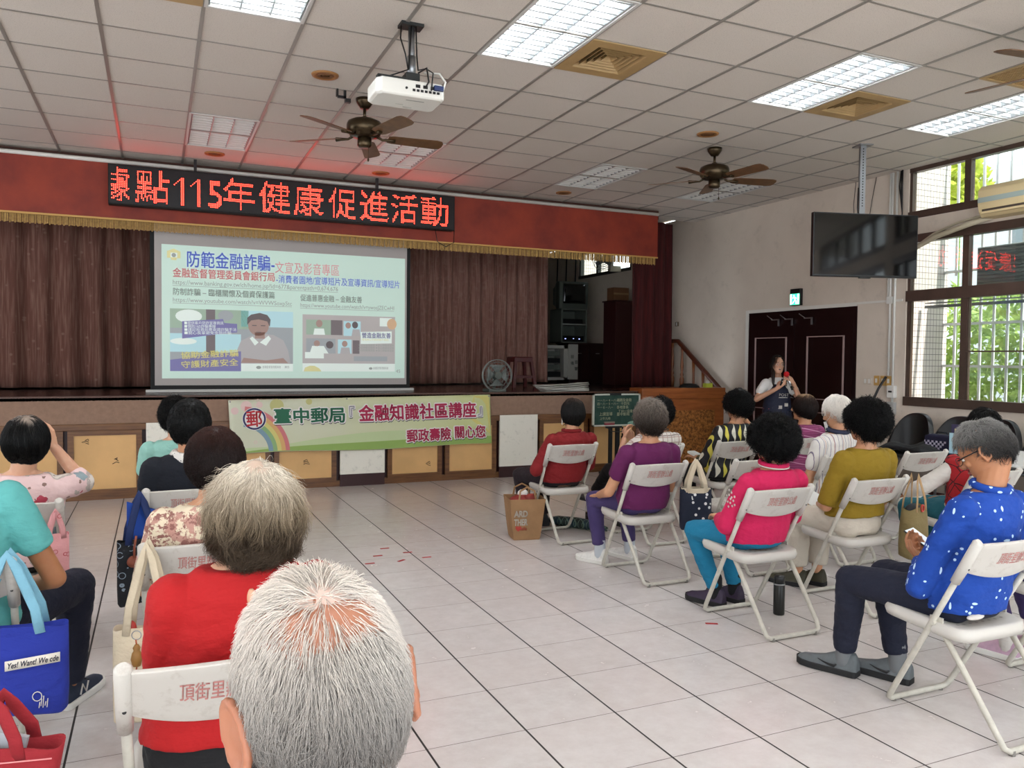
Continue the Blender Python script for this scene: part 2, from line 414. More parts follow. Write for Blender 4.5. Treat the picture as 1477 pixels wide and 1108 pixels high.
q.tube([(XR-.01, 7.2, ZC), (XR-.02, 7.22, 3.4), (XR-.01, 7.2, 3.1)], .004, 6); q.tube([(XR-.01, 6.9, ZC), (XR-.02, 6.95, 3.4), (XR-.01, 7.0, 3.15)], .004, 6)
tag(obj('loose_cables', q, M_BLACK), 'dark loose cables hanging near the ceiling beside the window', 'cable')
for z, lab in ((1.17, 'upper white junction box beside the window sill'), (.98, 'lower grey junction box below the white one')):
    T = thing('junction_box', lab, 'box', (XR-.03, 6.6, z)); obj('case', MB().box((-.02, -.05, -.07), (.03, .05, .07)), M_WHITE if z > 1.1 else mat('grey box', '#a9a9a6', .5), T, bevel=.006); obj('latch', MB().box((-.03, -.02, -.01), (-.02, .02, .01)), M_BLACK, T)
q = MB().tube([(XR-.05, 6.66, 1.34), (XR-.1, 6.72, 1.2), (XR-.16, 6.8, .95), (XR-.2, 6.86, .7), (XR-.2, 6.9, .02)], .014, 8); tag(obj('power_cable', q, M_BLACK), 'thick black cable hanging from the junction box to the floor', 'cable')

# split air conditioner on the beam over the window, with its pipes
T = thing('air_conditioner', 'cream wall mounted air conditioner above the window', 'air conditioner', (7.5, 5.0, 2.96)); M_AC = mat('aged cream plastic', '#c9b489', .45)
prof = [(.233, 0), (.06, 0), (.02, .05), (0, .12), (0, .26), (.05, .31), (.233, .31)]
obj('body', MB().poly([(x, -.46, z) for x, z in prof], .92, (0, 1, 0)), M_AC, T, bevel=.008)
obj('louver', MB().box((.0, -.42, .03), (.055, .42, .05)), M_AC, T); obj('vent_slot', MB().box((.012, -.42, .052), (.05, .42, .075)), mat('dark slot', '#3a2d22', .7), T)
obj('stripe', MB().box((-.004, -.455, .14), (.001, .455, .19)), mat('grey blue stripe', '#93a09c', .5), T); obj('display', MB().box((-.005, -.16, .1), (.001, -.1, .12)), M_BLACK, T)
q = MB(); q.tube([(7.68, 5.45, 2.98), (7.66, 5.7, 2.93), (7.66, 6.05, 2.86), (7.68, 6.3, 2.78), (7.72, 6.42, 2.68), (7.8, 6.42, 2.66)], .028, 10); q.tube([(7.7, 5.46, 3.02), (7.69, 5.8, 2.98), (7.69, 6.1, 2.9), (7.7, 6.4, 2.75)], .012, 8)
tag(obj('coolant_pipes', q, mat('taped pipe', '#b3a890', .7)), 'taped pipes running from the air conditioner down to the window corner', 'pipe')

# outside the window: tiled pier, grille, planting
g = G('small white wall tile'); X, Y, Z = g.sep(g.obj()); 
fu = g.math('FRACT', g.math('MULTIPLY', g.math('ADD', X, Y), 20)); fv = g.math('FRACT', g.math('MULTIPLY', Z, 15)); 
jj = g.math('MAXIMUM', g.ramp(g.math('ABSOLUTE', g.math('SUBTRACT', fu, .5)), .43, .46), g.ramp(g.math('ABSOLUTE', g.math('SUBTRACT', fv, .5)), .44, .47))
g.color(g.mix(jj, '#bdb6b0', '#5a5256')); g.p(.3); M_PIER = g.m
for k, (y0, y1) in enumerate(((6.47, 6.8), (2.25, 2.55), (-2.1, -1.8)  , (14.15, 14.5))):
    struct('wall_pier_%d' % (k+1), MB().box((T1, y0, 0), (8.42, y1, 4.4)), M_PIER)
q = MB(); M_GRILLE = mat('white painted steel bar', '#d4d6d6', .4)
def grille(y0, y1, zs, z0, z1, sp=.155, X=8.36):
    q = MB(); n = int((y1-y0)/sp)
    for k in range(n+1): q.box((X-.011, y0+k*sp-.011, z0), (X+.011, y0+k*sp+.011, z1))
    for z in zs: q.box((X-.014, y0, z-.014), (X+.014, y1, z+.014))
    return q
tag(obj('window_grille', grille(2.6, 6.46, (1.0, 1.47, 1.95, 2.28), .98, 2.3), M_GRILLE), 'white steel bar grille outside the lower window', 'grille')
tag(obj('window_grille', grille(2.6, 6.46, (2.55, 3.3, 3.86), 2.5, 3.88), M_GRILLE), 'white steel bar grille outside the top window', 'grille')
tag(obj('shelf_bracket', MB().box((7.96, 3.0, 2.12), (8.0, 6.4, 2.15)).box((7.96, 3.0, 2.17), (8.0, 6.4, 2.18)), mat('grey perforated angle', '#6f7576', .5, .5)), 'grey steel angle bracket outside the lower window', 'bracket')
T = thing('outdoor_unit', 'grey outdoor condenser box behind the transom window', 'air conditioner', (8.15, 5.62, 2.26)); obj('case', MB().box((0, -.3, 0), (.18, .3, .5)), mat('grey metal case', '#7f8584', .5, .2), T, bevel=.01)
q = MB()
for k in range(12): q.box((-.012, -.28, .03+k*.04), (0, .28, .042+k*.04))
obj('grille', q, mat('dark guard', '#5d6364', .5), T)
struct('ground_outside', MB().box((T1, -12, -.3), (40, 30, -.02)), mat('outside paving', '#8a8b80', .9, var=.3))
rs = np.random.RandomState(5)
def leaves(n, lo, hi, size, rs, fn=None):
    P = lo+(hi-lo)*rs.rand(n, 3)
    if fn is not None: P = fn(P)
    a = rs.randn(n, 3); a /= np.linalg.norm(a, axis=1)[:, None]; c = rs.randn(n, 3); c -= a*(a*c).sum(1)[:, None]; c /= np.linalg.norm(c, axis=1)[:, None]
    s = size*(.6+.8*rs.rand(n, 1)); V = np.stack([P-a*s, P+c*s*.42, P+a*s, P-c*s*.42], 1).reshape(-1, 3)
    mb = MB(); mb.v = [tuple(x) for x in V]; mb.f = [(4*i, 4*i+1, 4*i+2, 4*i+3) for i in range(n)]; mb.m = [0]*n; mb.sm = [False]*n; return mb
def leafmat(name, a, b):
    g = G(name); g.color(g.mix(g.ramp(g.noise(9, 4), .35, .65), a, b)); g.p(.6); g.b.inputs['Subsurface Weight'].default_value = 0
    tr = g.n('ShaderNodeBsdfTranslucent'); tr.inputs[0].default_value = (*lin(b)[:3], 1); ad = g.n('ShaderNodeMixShader'); ad.inputs[0].default_value = .35
    g.t.links.new(g.b.outputs[0], ad.inputs[1]); g.t.links.new(tr.outputs[0], ad.inputs[2]); g.t.links.new(ad.outputs[0], g.out.inputs[0]); return g.m
M_LEAF = leafmat('hedge leaf', '#5f7a35', '#a9bf6a'); M_LEAFY = leafmat('yellow green leaf', '#8aa02c', '#cbd25c')
for k, (y0, y1) in enumerate(((-1, 2.2), (2.2, 5.0), (5.0, 8.5), (8.5, 13))):
    q = leaves(5200, np.array([9.7, y0+.13, 0]), np.array([11.2, y1-.13, 2.55]), .085, rs)
    tag(obj('hedge_foliage', q, M_LEAF), 'green hedge leaves growing outside behind the lower window grille', 'hedge', 'hedge outside', 'stuff')
for k, (cx, cy, cz, r, lab) in enumerate(((13.5, 6.2, 4.6, 1.3, 'yellow green tree crown seen through the top window'), (12.5, 10.2, 4.6, 1.1, 'yellow green tree outside, farther along the wall'), (13.8, 3.2, 4.9, 1.5, 'yellow green tree outside, right of the first one'))):
    T = thing('garden_tree', lab, 'tree', (cx, cy, 0))
    obj('trunk', MB().tube([(0, 0, -.1), (.05, 0, cz*.5), (0, .05, cz)], [.1, .08, .04]), mat('bark', '#5b4a3a', .9), T)
    def ball(P, r=r): 
        d = P/np.linalg.norm(P, axis=1)[:, None]; return d*(np.random.RandomState(3).rand(len(P), 1)**.4)*r*np.array([1, 1, .8])+np.array([0, 0, cz])
    obj('crown', leaves(3200, -np.ones(3), np.ones(3), .11, rs, ball), M_LEAFY, T)
T = thing('neighbour_building', 'pale grey building across the garden behind the trees', 'building', (22, 6, 0)); obj('wall', MB().box((0, -14, -.2), (1, 20, 7.2)), mat('pale grey render', '#b9bcbd', .8), T)
q = MB()
for k in range(8): q.box((-.02, -13+k*4, 4.4), (0, -11+k*4, 6.2))
obj('window', q, mat('far window glass', '#6c7678', .2), T)
T = thing('flowering_plant', 'bright pink flowers outside the top window', 'plant', (9.3, 7.0, 2.95)); obj('blossoms', leaves(60, np.array([-.1, -.12, .3]), np.array([.1, .12, .55]), .05, rs), mat('magenta petal', '#d4369a', .6), T); obj('stem', MB().tube([(0, 0, -2.97), (0, 0, .4)], .01), mat('green stem', '#55702f', .7), T)
# ------------------------------------------------------------------ ceiling fittings
M_ALU = mat('bright aluminium reflector', '#a4a7a8', .3, .8); M_ALUD = mat('dull aluminium louver', '#999b9b', .45, .2); M_FRAME = mat('white steel light frame', '#c9c7c2', .45)
M_TUBE = mat('lit fluorescent tube', '#f2f8ff', .4, emit=TUBE_E); M_TUBE0 = mat('unlit fluorescent tube', '#d8d6cf', .35)
def light_proto(on):
    W, L = .605, 1.1874
    T = thing('ceiling_light', 'x', 'light', (0, 0, ZC))
    q = MB(); q.box((0, 0, -.01), (.022, L, .1)); q.box((W-.022, 0, -.01), (W, L, .1)); q.box((.022, 0, -.01), (W-.022, .022, .1)); q.box((.022, L-.022, -.01), (W-.022, L, .1)); q.box((0, 0, .1), (W, L, .112)); obj('housing', q, M_FRAME, T)
    q = MB()
    for k in range(4):
        x = .03+k*(W-.06)/3; q.poly([(x-.003, .024, 0), (x+.003, .024, 0), (x+.028 if k < 3 else x, .024, .09), (x-.028 if k else x, .024, .09)], L-.048, (0, 1, 0))
    obj('reflector', q, M_ALU, T)
    for k in range(3):
        x = .03+(k+.5)*(W-.06)/3; q = MB().cyl((x, .03, .066), (x, L-.03, .066), .014, seg=12); obj('tube', q, M_TUBE if on else M_TUBE0, T)
    q = MB(); n = 14
    for k in range(3):
        x0 = .034+k*(W-.06)/3; x1 = .026+(k+1)*(W-.06)/3
        for i in range(n):
            y = .06+i*(L-.12)/(n-1)
            q.poly([(x0, y-.006, 0), (x0, y+.006, 0), (x0, y+.004, .048), (x0, y-.004, .048)], x1-x0, (1, 0, 0))
    obj('louver', q, M_ALUD if on else mat('louver blade with painted reflection', '#e2e0da', .4), T)  # unlit fixtures: louvers coloured lighter to stand in for the light they reflect
    return T
names = {(1, 0): 'lit ceiling light cut by the top edge above the projector, left of the big one', (4, 0): 'largest lit ceiling light, right of the projector', (8, 0): 'lit ceiling light beside the square vent, second from the right', (11, 0): 'lit ceiling light above the window, nearest the right wall',
         (1, 6): 'unlit square looking ceiling light left of the near fan, before the sign', (4, 6): 'unlit ceiling light with red glow behind the near fan blade', (8, 6): 'dark unlit ceiling light between the two fans', (11, 6): 'unlit ceiling light just behind the far fan'}
pon, poff = light_proto(True), light_proto(False)
for L_, p in ((LIGHT_ON, pon), (LIGHT_OFF, poff)):
    for k, (i, j) in enumerate(L_):
        o = p if k == 0 else copy_tree(p); o.location = (gx(i), gy(j), ZC)
        o['label'] = names.get((i, j), 'lit ceiling light out of the picture behind the camera' if p is pon else 'unlit ceiling light out of the picture by the left wall'); o['group'] = 'recessed ceiling lights'
M_TAN = mat('tan painted vent', '#b09162', .5, var=.12)
def vent():
    T = thing('air_vent', 'x', 'vent', (0, 0, ZC)); W, L = .605, .5937; q = MB(); cx, cy = W/2, L/2
    def sq(h, z0, z1, wd): 
        for a, c in (((-h, -h), (h, -h+wd)), ((-h, h-wd), (h, h)), ((-h, -h+wd), (-h+wd, h-wd)), ((h-wd, -h+wd), (h, h-wd))): q.box((cx+a[0], cy+a[1], z0), (cx+c[0], cy+c[1], z1))
    sq(.295, -.012, .0, .095); obj('frame', q, M_TAN, T)
    q = MB()
    for k in range(5):
        h = .2-.039*k; z = .004+.003*k
        R = [[(cx+sx*hh, cy+sy*hh, zz) for sx, sy in ((-1, -1), (1, -1), (1, 1), (-1, 1))] for hh, zz in ((h, z-.014), (h-.016, z+.018), (h-.018, z+.018), (h-.004, z-.014))]
        q.rings(R, 0, False, close=True)
    obj('louver', q, M_TAN, T); obj('duct', MB().box((cx-.21, cy-.21, .05), (cx+.21, cy+.21, .06)), mat('dark duct', '#2b2018', .9), T); return T
pv = vent()
for k, ((i, j), lab) in enumerate(zip(VENTS, ('tan square air vent cut by the top edge, left of the lights', 'tan square air vent next to the largest lit ceiling light', 'tan square air vent next to the second lit ceiling light from the right'))):
    o = pv if k == 0 else copy_tree(pv); o.location = (gx(i), gy(j), ZC); o['label'] = lab; o['group'] = 'square ceiling vents'
T = thing('return_grille', 'tan mesh return air grille at the right edge of the ceiling', 'vent', (gx(10), gy(-1), ZC)); q = MB()
for k in range(25): q.box((.03+k*.0225, .03, -.002), (.034+k*.0225, .565, .012)); q.box((.03, .03+k*.0222, -.002), (.575, .034+k*.0222, .012))
obj('mesh', q, M_TAN, T); obj('frame', MB().box((0, 0, -.01), (.605, .03, .01)).box((0, .565, -.01), (.605, .594, .01)).box((0, .03, -.01), (.03, .565, .01)).box((.575, .03, -.01), (.605, .565, .01)), M_TAN, T); obj('duct', MB().box((.0, .0, .05), (.605, .594, .06)), mat('dark duct', '#2b2018', .9), T)
def disc(x, y, label, dark=False):
    T = thing('ceiling_speaker', label, 'speaker', (x, y, ZC)); obj('ring', MB().lathe([(.0, -.004), (.07, -.006), (.075, -.012), (.1, -.01), (.104, 0), (0, 0)], seg=28), mat('tan speaker ring', '#a0703f' if not dark else '#4d3a30', .5), T)
    q = MB(); 
    for r in (.02, .04, .06): q.lathe([(r-.006, -.009), (r, -.012), (r+.004, -.009), (r, -.006)], seg=24)
    obj('grille', q, mat('brown speaker grille', '#7c5330' if not dark else '#2c211c', .6), T)
disc(1.196, 6.277, 'round tan ceiling speaker left of the projector'); disc(4.83, 6.3, 'round tan ceiling speaker above the far fan'); disc(.583, 9.21, 'round ceiling speaker just above the left half of the red sign', True); disc(2.424, 9.3, 'round ceiling speaker just above the right half of the red sign', True); disc(4.86, 9.32, 'round dark ceiling speaker below the dark ceiling light', True)

M_BRASS = mat('antique brass', '#4f4230', .3, .85, var=.2); M_BLADE = mat('brown fan blade wood', '#6d4a2c', .45, var=.3, vscale=14)
def fan(x, y, rot, label, tilt=0):
    T = thing('ceiling_fan', label, 'fan', (x, y, ZC), 0)
    obj('canopy', MB().lathe([(0, 0), (.075, 0), (.07, -.03), (.05, -.06), (.035, -.08), (0, -.08)]), M_BRASS, T)
    obj('rod', MB().cyl((0, 0, -.08), (0, 0, -.17), .013).lathe([(0, -.15), (.028, -.15), (.028, -.175), (0, -.175)]), M_BRASS, T)
    obj('motor', MB().lathe([(0, -.17), (.1, -.175), (.14, -.195), (.15, -.22), (.15, -.27), (.135, -.29), (.12, -.31), (.06, -.325), (0, -.325)]), M_BRASS, T)
    obj('switch_cup', MB().lathe([(0, -.32), (.058, -.32), (.06, -.39), (.045, -.405), (0, -.405)]), M_BRASS, T)
    obj('pull_chain', MB().tube([(.02, -.05, -.4), (.02, -.05, -.5)], .002, 6).ell((.02, -.05, -.515), (.008, .008, .016)), M_BRASS, T)
    for k in range(5):
        a = rot+k*2*math.pi/5; c, s = math.cos(a), math.sin(a); R = Matrix(((c, -s, 0), (s, c, 0), (0, 0, 1))) @ rx(math.radians(13))
        bl = MB(); out = [(.2, -.05), (.24, -.062), (.62, -.074), (.665, -.062), (.68, -.03), (.68, .03), (.665, .062), (.62, .074), (.24, .062), (.2, .05)]
        bl.poly([(px, py, -.318) for px, py in out], .006, (0, 0, 1)); 
        bl.v = [tuple(Matrix(((c, -s, 0), (s, c, 0), (0, 0, 1))) @ (rx(math.radians(-13)) @ Vector((p[0], p[1], p[2]+.318)) + Vector((0, 0, -.318)))) for p in bl.v]
        bo = obj('blade', bl, M_BLADE, T)
        ar = MB().tube([(.1*c, .1*s, -.3), (.15*c, .15*s, -.325), (.21*c, .21*s, -.322), (.26*c, .26*s, -.322)], [.012, .01, .014, .02], 8); obj('blade_arm', ar, M_BRASS, bo)
    return T
fan(1.61, 6.716, math.radians(-2), 'brown five blade ceiling fan beside the projector, tinted red by the sign')
fan(5.224, 6.696, math.radians(-12), 'brown five blade ceiling fan farther right, beyond the dark ceiling lights')
fan(5.25, 3.15, math.radians(103), 'brown ceiling fan cut off at the upper right edge, one blade showing')

# projector on its pole
T = thing('projector', 'white projector hanging from the ceiling on a grey pole', 'projector', (1.5, 5.1, 3.17)); T.rotation_euler = (math.radians(0), 0, math.radians(0))
M_PROJ = mat('white projector shell', '#dedcd4', .4)
prof = [(-.2, -.13), (.2, -.13), (.22, -.1), (.22, .12), (.2, .15), (-.2, .15), (-.23, .12), (-.23, -.09)]
R = [[(x*k, y*k+dy, z) for x, y in prof] for k, z, dy in ((.93, 0, 0), (1, .012, 0), (1, .09, 0), (.97, .105, 0))]
obj('body', MB().rings(R, 0, False), M_PROJ, T, bevel=.006)
obj('lens', MB().cyl((-.1, .14, .055), (-.1, .175, .055), .036, .032), M_BLACK, T)
q = MB()
for k in range(7): q.box((.0+k*.027, -.1335, .035), (.018+k*.027, -.13, .05))
for k in range(3): q.box((.02+k*.05, -.1335, .06), (.05+k*.05, -.13, .08))
q.cyl((-.04, -.134, .05), (-.04, -.13, .05), .008); obj('ports', q, M_BLACK, T)
q = MB().box((-.02, -.06, -.0015), (.1, -.045, 0)).box((-.06, .05, -.0015), (-.01, .055, 0)).box((.0, .09, -.0015), (.06, .1, 0)); obj('underside_label', q, mat('grey print', '#a5a49d', .6), T)
q = MB().box((-.19, -.1, .105), (.04, .08, .125)).box((-.03, -.09, .12), (.06, .06, .165)).box((-.2, -.03, .11), (-.17, .02, .15)); br = obj('bracket', q, mat('dark grey bracket', '#2c2e2d', .5, .4), T)
q = MB(); q.cyl((.03, 0, .16), (.03, 0, ZC-3.17), .022, seg=14); q.cyl((.03, 0, .16), (.03, 0, .3), .029, seg=14); obj('pole', q, M_STEEL, T)
obj('ceiling_plate', MB().box((-.05, -.05, ZC-3.17-.02), (.1, .05, ZC-3.17)), mat('dark grey bracket', '#2c2e2d'), T)
q = MB(); q.tube([(.05, -.03, .5), (.055, -.035, .3), (.06, -.05, .2), (.1, -.1, .2), (.13, -.15, .16), (.12, -.145, .05)], .005, 6); q.tube([(.02, -.03, .5), (.01, -.03, .35), (.0, -.04, .2), (-.08, -.05, .16), (-.14, -.06, .13)], .005, 6); q.tube([(-.04, .0, .49), (-.05, -.02, .4), (-.02, -.03, .3), (.0, -.03, .2)], .005, 6)
q.tube([(.06, -.06, .18), (.09, -.14, .19), (.1, -.155, .1), (.08, -.14, .06)], .006, 6); obj('cable', q, M_BLACK, T)
q = MB().tube([(.1, -.05, .19), (.19, -.1, .18), (.22, -.13, .12), (.2, -.14, .06)], .007, 6); obj('white_cable', q, M_WHITE, T, label='white cable curling into the sockets')
obj('plug', MB().box((.14, -.155, .055), (.2, -.133, .085)), mat('blue plug', '#20305e', .5), T)
T = thing('ceiling_bracket', 'small black bracket on the ceiling left of the near fan', 'bracket', (1.41, 6.56, ZC)); obj('arm', MB().box((-.01, -.01, -.07), (.01, .01, 0)).box((-.06, -.01, -.07), (.01, .01, -.05)).box((-.07, -.015, -.06), (-.055, .015, .0)), M_BLACK, T); obj('foot', MB().box((.0, -.02, -.1), (.045, .02, -.07)), M_BLACK, T)

# television on a ceiling pole
T = thing('wall_tv', 'black flat television hanging from the ceiling on a silver pole', 'television', (6.455, 5.89, 2.35)); T.rotation_euler = (0, 0, math.radians(-16))
obj('frame', MB().box((-.56, -.02, 0), (.56, .03, .63)), M_BLACK, T, bevel=.006)
obj('screen', MB().box((-.547, -.0225, .02), (.547, -.02, .618)), mat('black glass screen', '#020304', .06, spec=.6), T)
obj('logo_tab', MB().box((-.06, -.02, -.012), (.06, .01, .002)), M_BLACK, T, bevel=.004)
q = MB().box((-.03, .06, .2), (.03, .09, ZC-2.35)); q.box((-.2, .03, .15), (.2, .06, .45)); p = obj('pole', q, M_STEEL, T)
q = MB()
for k in range(22): q.cyl((-.0, .059, .72+k*.027), (-.0, .0605, .72+k*.027), .007, seg=8)
obj('hole', q, M_BLACK, p); obj('ceiling_plate', MB().box((-.07, .0, ZC-2.35-.012), (.07, .15, ZC-2.35)), M_STEEL, T)
obj('power_cable', MB().tube([(-.04, .07, .9), (-.045, .07, .7), (-.04, .06, .6)], .006, 6), M_BLACK, T)
# ------------------------------------------------------------------ the stage
def woodm(name, a, b, scale=(1, 1, 12), rough=.45, coat=0):
    g = G(name); v = g.scale(g.obj(), scale); n = g.noise(3, 6, v, .6); g.color(g.mix(g.ramp(n, .35, .68), a, b)); g.p(rough); g.b.inputs['Coat Weight'].default_value = coat; g.bump(n, .06, .004); return g.m
M_STAGEW = woodm('dark stage boards', '#2e1210', '#1a0908', (1, 14, 1), .22); M_RAIL = woodm('brown varnished rail', '#7a5029', '#583418', (1, 1, 14), .4); M_PLY = mat('tan painted plywood', '#e3b476', .5, var=.14, vscale=2.5)
M_BAND = mat('brown felt', '#9a7c69', .95, var=.15, vscale=20, bump=.3, bscale=200)
g = G('white marbled board'); n = g.ramp(g.noise(16, 6, None, .7), .56, .75); g.color(g.mix(g.math('MULTIPLY', n, .5), '#efebde', '#a5a598')); g.p(.5); M_MARB = g.m
M_MAROON = mat('dark maroon skirting', '#32090b', .45)
ST = thing('stage', 'raised stage with brown felt front band above tan plywood doors', 'stage', (1.4, YF, 0)); 
def part(name, mb, m, **k): return obj(name, mb, m, ST, world=True, **k)
part('deck', MB().box((XL, YF, 1.03), (6.03, 16.2, 1.075)).box((6.03, 10.32, 1.03), (XR, 16.2, 1.075)), M_STAGEW); part('deck_edge', MB().box((XL, YF-.02, 1.06), (6.0, YF+.02, 1.078)), woodm('edge strip', '#5b3a2a', '#4a2d20'))
part('front_band', MB().box((XL, YF, .79), (6.03, YF+.05, 1.06)), M_BAND)
part('rail', MB().box((XL, YF-.02, .72), (6.03, YF+.04, .79)), M_RAIL, bevel=.006); part('kick_board', MB().box((XL, YF-.005, 0), (6.03, YF+.04, .07)), M_RAIL)
part('core', MB().box((XL, YF+.05, 0), (6.03, YF+.12, 1.03)).box((6.03, 10.3, 0), (XR, 10.34, 1.03)), M_MAROON)
whites = [(-2.13, -1.6), (-.1, .43), (1.945, 2.473), (3.956, 4.482)]
doors = []
for a, c in zip([-4.2]+[w_[1] for w_ in whites], [whites[0][0]]+[w_[0] for w_ in whites[1:]]+[None]):
    c = c if c is not None else 6.02; mid = (a+c)/2
    if c-a > .6: doors += [(a+.04, mid-.02), (mid+.02, c-.04)]
scr = {3: [(.15, .56), (.62, .32)], 5: [(.45, .2)], 6: [(.2, .6), (.75, .1)], 7: [(.35, .55)], 8: [(.5, .62)]}
for k, (a, c) in enumerate(doors):
    q = MB(); q.box((a, YF-.015, .07), (a+.055, YF+.03, .72)); q.box((c-.055, YF-.015, .07), (c, YF+.03, .72)); q.box((a+.055, YF-.015, .67), (c-.055, YF+.03, .72)); q.box((a+.055, YF-.015, .07), (c-.055, YF+.03, .11))
    f = part('door_frame', q, M_RAIL); dp = obj('door_panel', MB().box((a+.055, YF+.0, .11), (c-.055, YF+.03, .67)), M_PLY, f, world=True)
    if k in scr:
        q = MB(); rs = np.random.RandomState(k)
        for u, v in scr[k]:
            x0, z0 = a+.055+(c-a-.11)*u, .11+v*.85
            for t_ in range(3): q.tube([(x0+.008*t_+.012*rs.randn(), YF-.002, z0+.02*t_+.01*rs.randn()), (x0+.03+.006*t_, YF-.002, z0+.022*t_+.006), (x0+.05+.01*rs.randn(), YF-.002, z0+.018*t_-.004)], .0035, 5)
        part('ink_scribble', q, mat('dark ink', '#2a2019', .7), label='dark ink scribble on the plywood')
for a, c in whites:
    part('white_panel', MB().box((a, YF-.03, .14), (c, YF+.0, .79)), M_MARB, label='white speckled board'); part('base_block', MB().box((a, YF-.025, 0), (c, YF+.0, .14)), M_MAROON)
# side block with the burl panel, stairs and handrail
CB = thing('side_counter', 'orange brown wooden counter with a burl veneer panel beside the stage', 'counter', (6.73, 9.3, 0)); M_ORW = woodm('orange brown wood', '#aa6230', '#8a4a22', (1, 1, 10), .4)
g = G('burl veneer'); n1 = g.noise(26, 5, None, .75); n2 = g.ramp(n1, .38, .62); g.color(g.mix(n2, '#5c3114', '#c07f40')); g.p(.4); M_BURL = g.m
q = MB().box((6.05, 9.2, 0), (7.4, 9.5, 1.1)); obj('body', q, M_ORW, CB, world=True)
q = MB().box((6.02, 9.17, .97), (7.42, 9.5, 1.12)); obj('top_beam', q, M_ORW, CB, world=True, bevel=.006)
q = MB().box((6.2, 9.19, .08), (7.25, 9.2, .81)); obj('burl_panel', q, M_BURL, CB, world=True)
q = MB().box((6.05, 9.18, .81), (7.4, 9.2, .96)).box((6.05, 9.18, 0), (6.2, 9.2, .81)).box((7.25, 9.18, 0), (7.4, 9.2, .81)).box((6.2, 9.18, 0), (7.25, 9.2, .08)); obj('panel_frame', q, M_ORW, CB, world=True)
q = MB()
for k in range(5): q.box((6.75, 9.52+k*.15, 0), (7.59, 9.52+(k+1)*.15, .2*(k+1)))
T = thing('stage_steps', 'wooden steps up to the stage hidden behind the counter', 'stairs', (7.2, 9.5, 0)); obj('tread', q, M_STAGEW, T, world=True)
HR = thing('stair_handrail', 'brown wooden handrail with turned balusters along the right wall', 'handrail', (7.62, 10.2, .0)); M_RAILW = woodm('reddish handrail wood', '#5e2c18', '#42190d', (1, 8, 1), .35); M_BAL = woodm('baluster wood', '#8a4f25', '#6d3916', (8, 8, 1), .4)
HX = 7.64
q = MB().tube([(HX, 11.3, 1.83), (HX, 10.63, 1.81), (HX, 9.25, .86)], .036, 8, flat=((0, 0, 1), 1.1)); obj('rail', q, M_RAILW, HR, world=True)
for y in (11.0, 10.78, 10.52, 10.22, 9.98, 9.75):
    zt = 1.8 if y > 10.63 else 1.8-(10.63-y)*.69; zb = 1.08 if y > 10.35 else .08; q = MB(); h = zt-zb
    prof = [(.03, 0), (.034, h*.12), (.034, h*.2), (.02, h*.26), (.03, h*.3), (.018, h*.36), (.027, h*.5), (.02, h*.75), (.018, h*.85), (.028, h)]
    obj('baluster', MB().lathe(prof, (HX, y, zb), 10), M_BAL, HR, world=True)
obj('newel_base', MB().box((HX-.03, 9.25, 0), (HX+.03, 9.31, .88)), M_RAILW, HR, world=True)
# things on the counter
T = thing('tissue_packet', 'small yellow tissue box on the right end of the counter', 'box', (7.2, 9.3, 1.12)); obj('box', MB().box((-.05, -.04, 0), (.06, .04, .06)), mat('yellow carton', '#c7d24a', .6), T); obj('tissue', MB().ell((0, 0, .075), (.03, .02, .03), seg=10), mat('white tissue', '#ddd8d2', .8), T)
tag(obj('black_hat', MB().lathe([(.0, .06), (.08, .055), (.13, .03), (.15, 0), (0, 0)], (6.9, 9.32, 1.12), 18), M_BLACKM), 'flat black hat lying on top of the counter', 'hat')

# valance across the top of the stage with its fringe, and the red LED sign
g = G('orange red valance cloth'); v = g.scale(g.obj(), (1, 1, 1)); n = g.noise(2.2, 5, v, .6); g.color(g.mix(g.ramp(n, .3, .7), '#98341a', '#742012')); g.p(.6); g.bump(g.noise(90, 2), .1, .003); M_VAL = g.m
V = thing('stage_valance', 'long orange red board across the top of the stage opening', 'valance', (1.0, 9.75, 2.9))
q = MB().box((XL, 9.75, 2.985), (6.62, 9.83, 3.58)); obj('board', q, M_VAL, V, world=True)
q = MB().box((XL, 9.735, 2.97), (6.62, 9.75, 2.99)); obj('gold_braid', q, mat('gold braid', '#c59a52', .5), V, world=True)
q = MB(); n = 700
for k in range(n):
    x = XL+(6.62-XL)*k/n; y = 9.79+.012*math.sin(k*1.7); q.box((x, y, 2.885+.006*math.sin(k*2.3)), (x+.0125, y+.008, 2.985))
obj('fringe', q, mat('gold fringe', '#bd9655', .7, var=.3, vscale=40), V, world=True)
obj('top_rail', MB().cyl((XL, 9.74, 3.6), (6.62, 9.74, 3.6), .022), M_WHITEP, V, world=True)
tag(obj('valance_return', MB().box((XL, 9.85, 3.55), (6.7, 9.9, ZC)), mat('dark backing board', '#4a2a20', .8)), 'dark board closing the gap behind the valance top', 'board')
LD = thing('led_sign', 'long black LED sign with red moving Chinese text over the stage', 'sign', (1.49, 9.6, 3.11))
LX0, LX1, LZ0, LZ1, LY = -.46, 3.445, 3.111, 3.539, 9.56
obj('case', MB().box((LX0, LY, LZ0), (LX1, LY+.12, LZ1)), M_BLACKM, LD, world=True, bevel=.006); obj('face', MB().box((LX0+.015, LY-.002, LZ0+.02), (LX1-.015, LY, LZ1-.02)), mat('black LED face', '#0a0407', .3), LD, world=True)
for x in (LX0+.85, LX0+2.9):
    q = MB(); q.box((x, LY+.02, LZ1-.005), (x+.03, LY+.06, ZC)); q.box((x, LY+.1, LZ1-.1), (x+.03, 9.75, LZ1-.06)); obj('hanger', q, M_BLACK, LD, world=True)
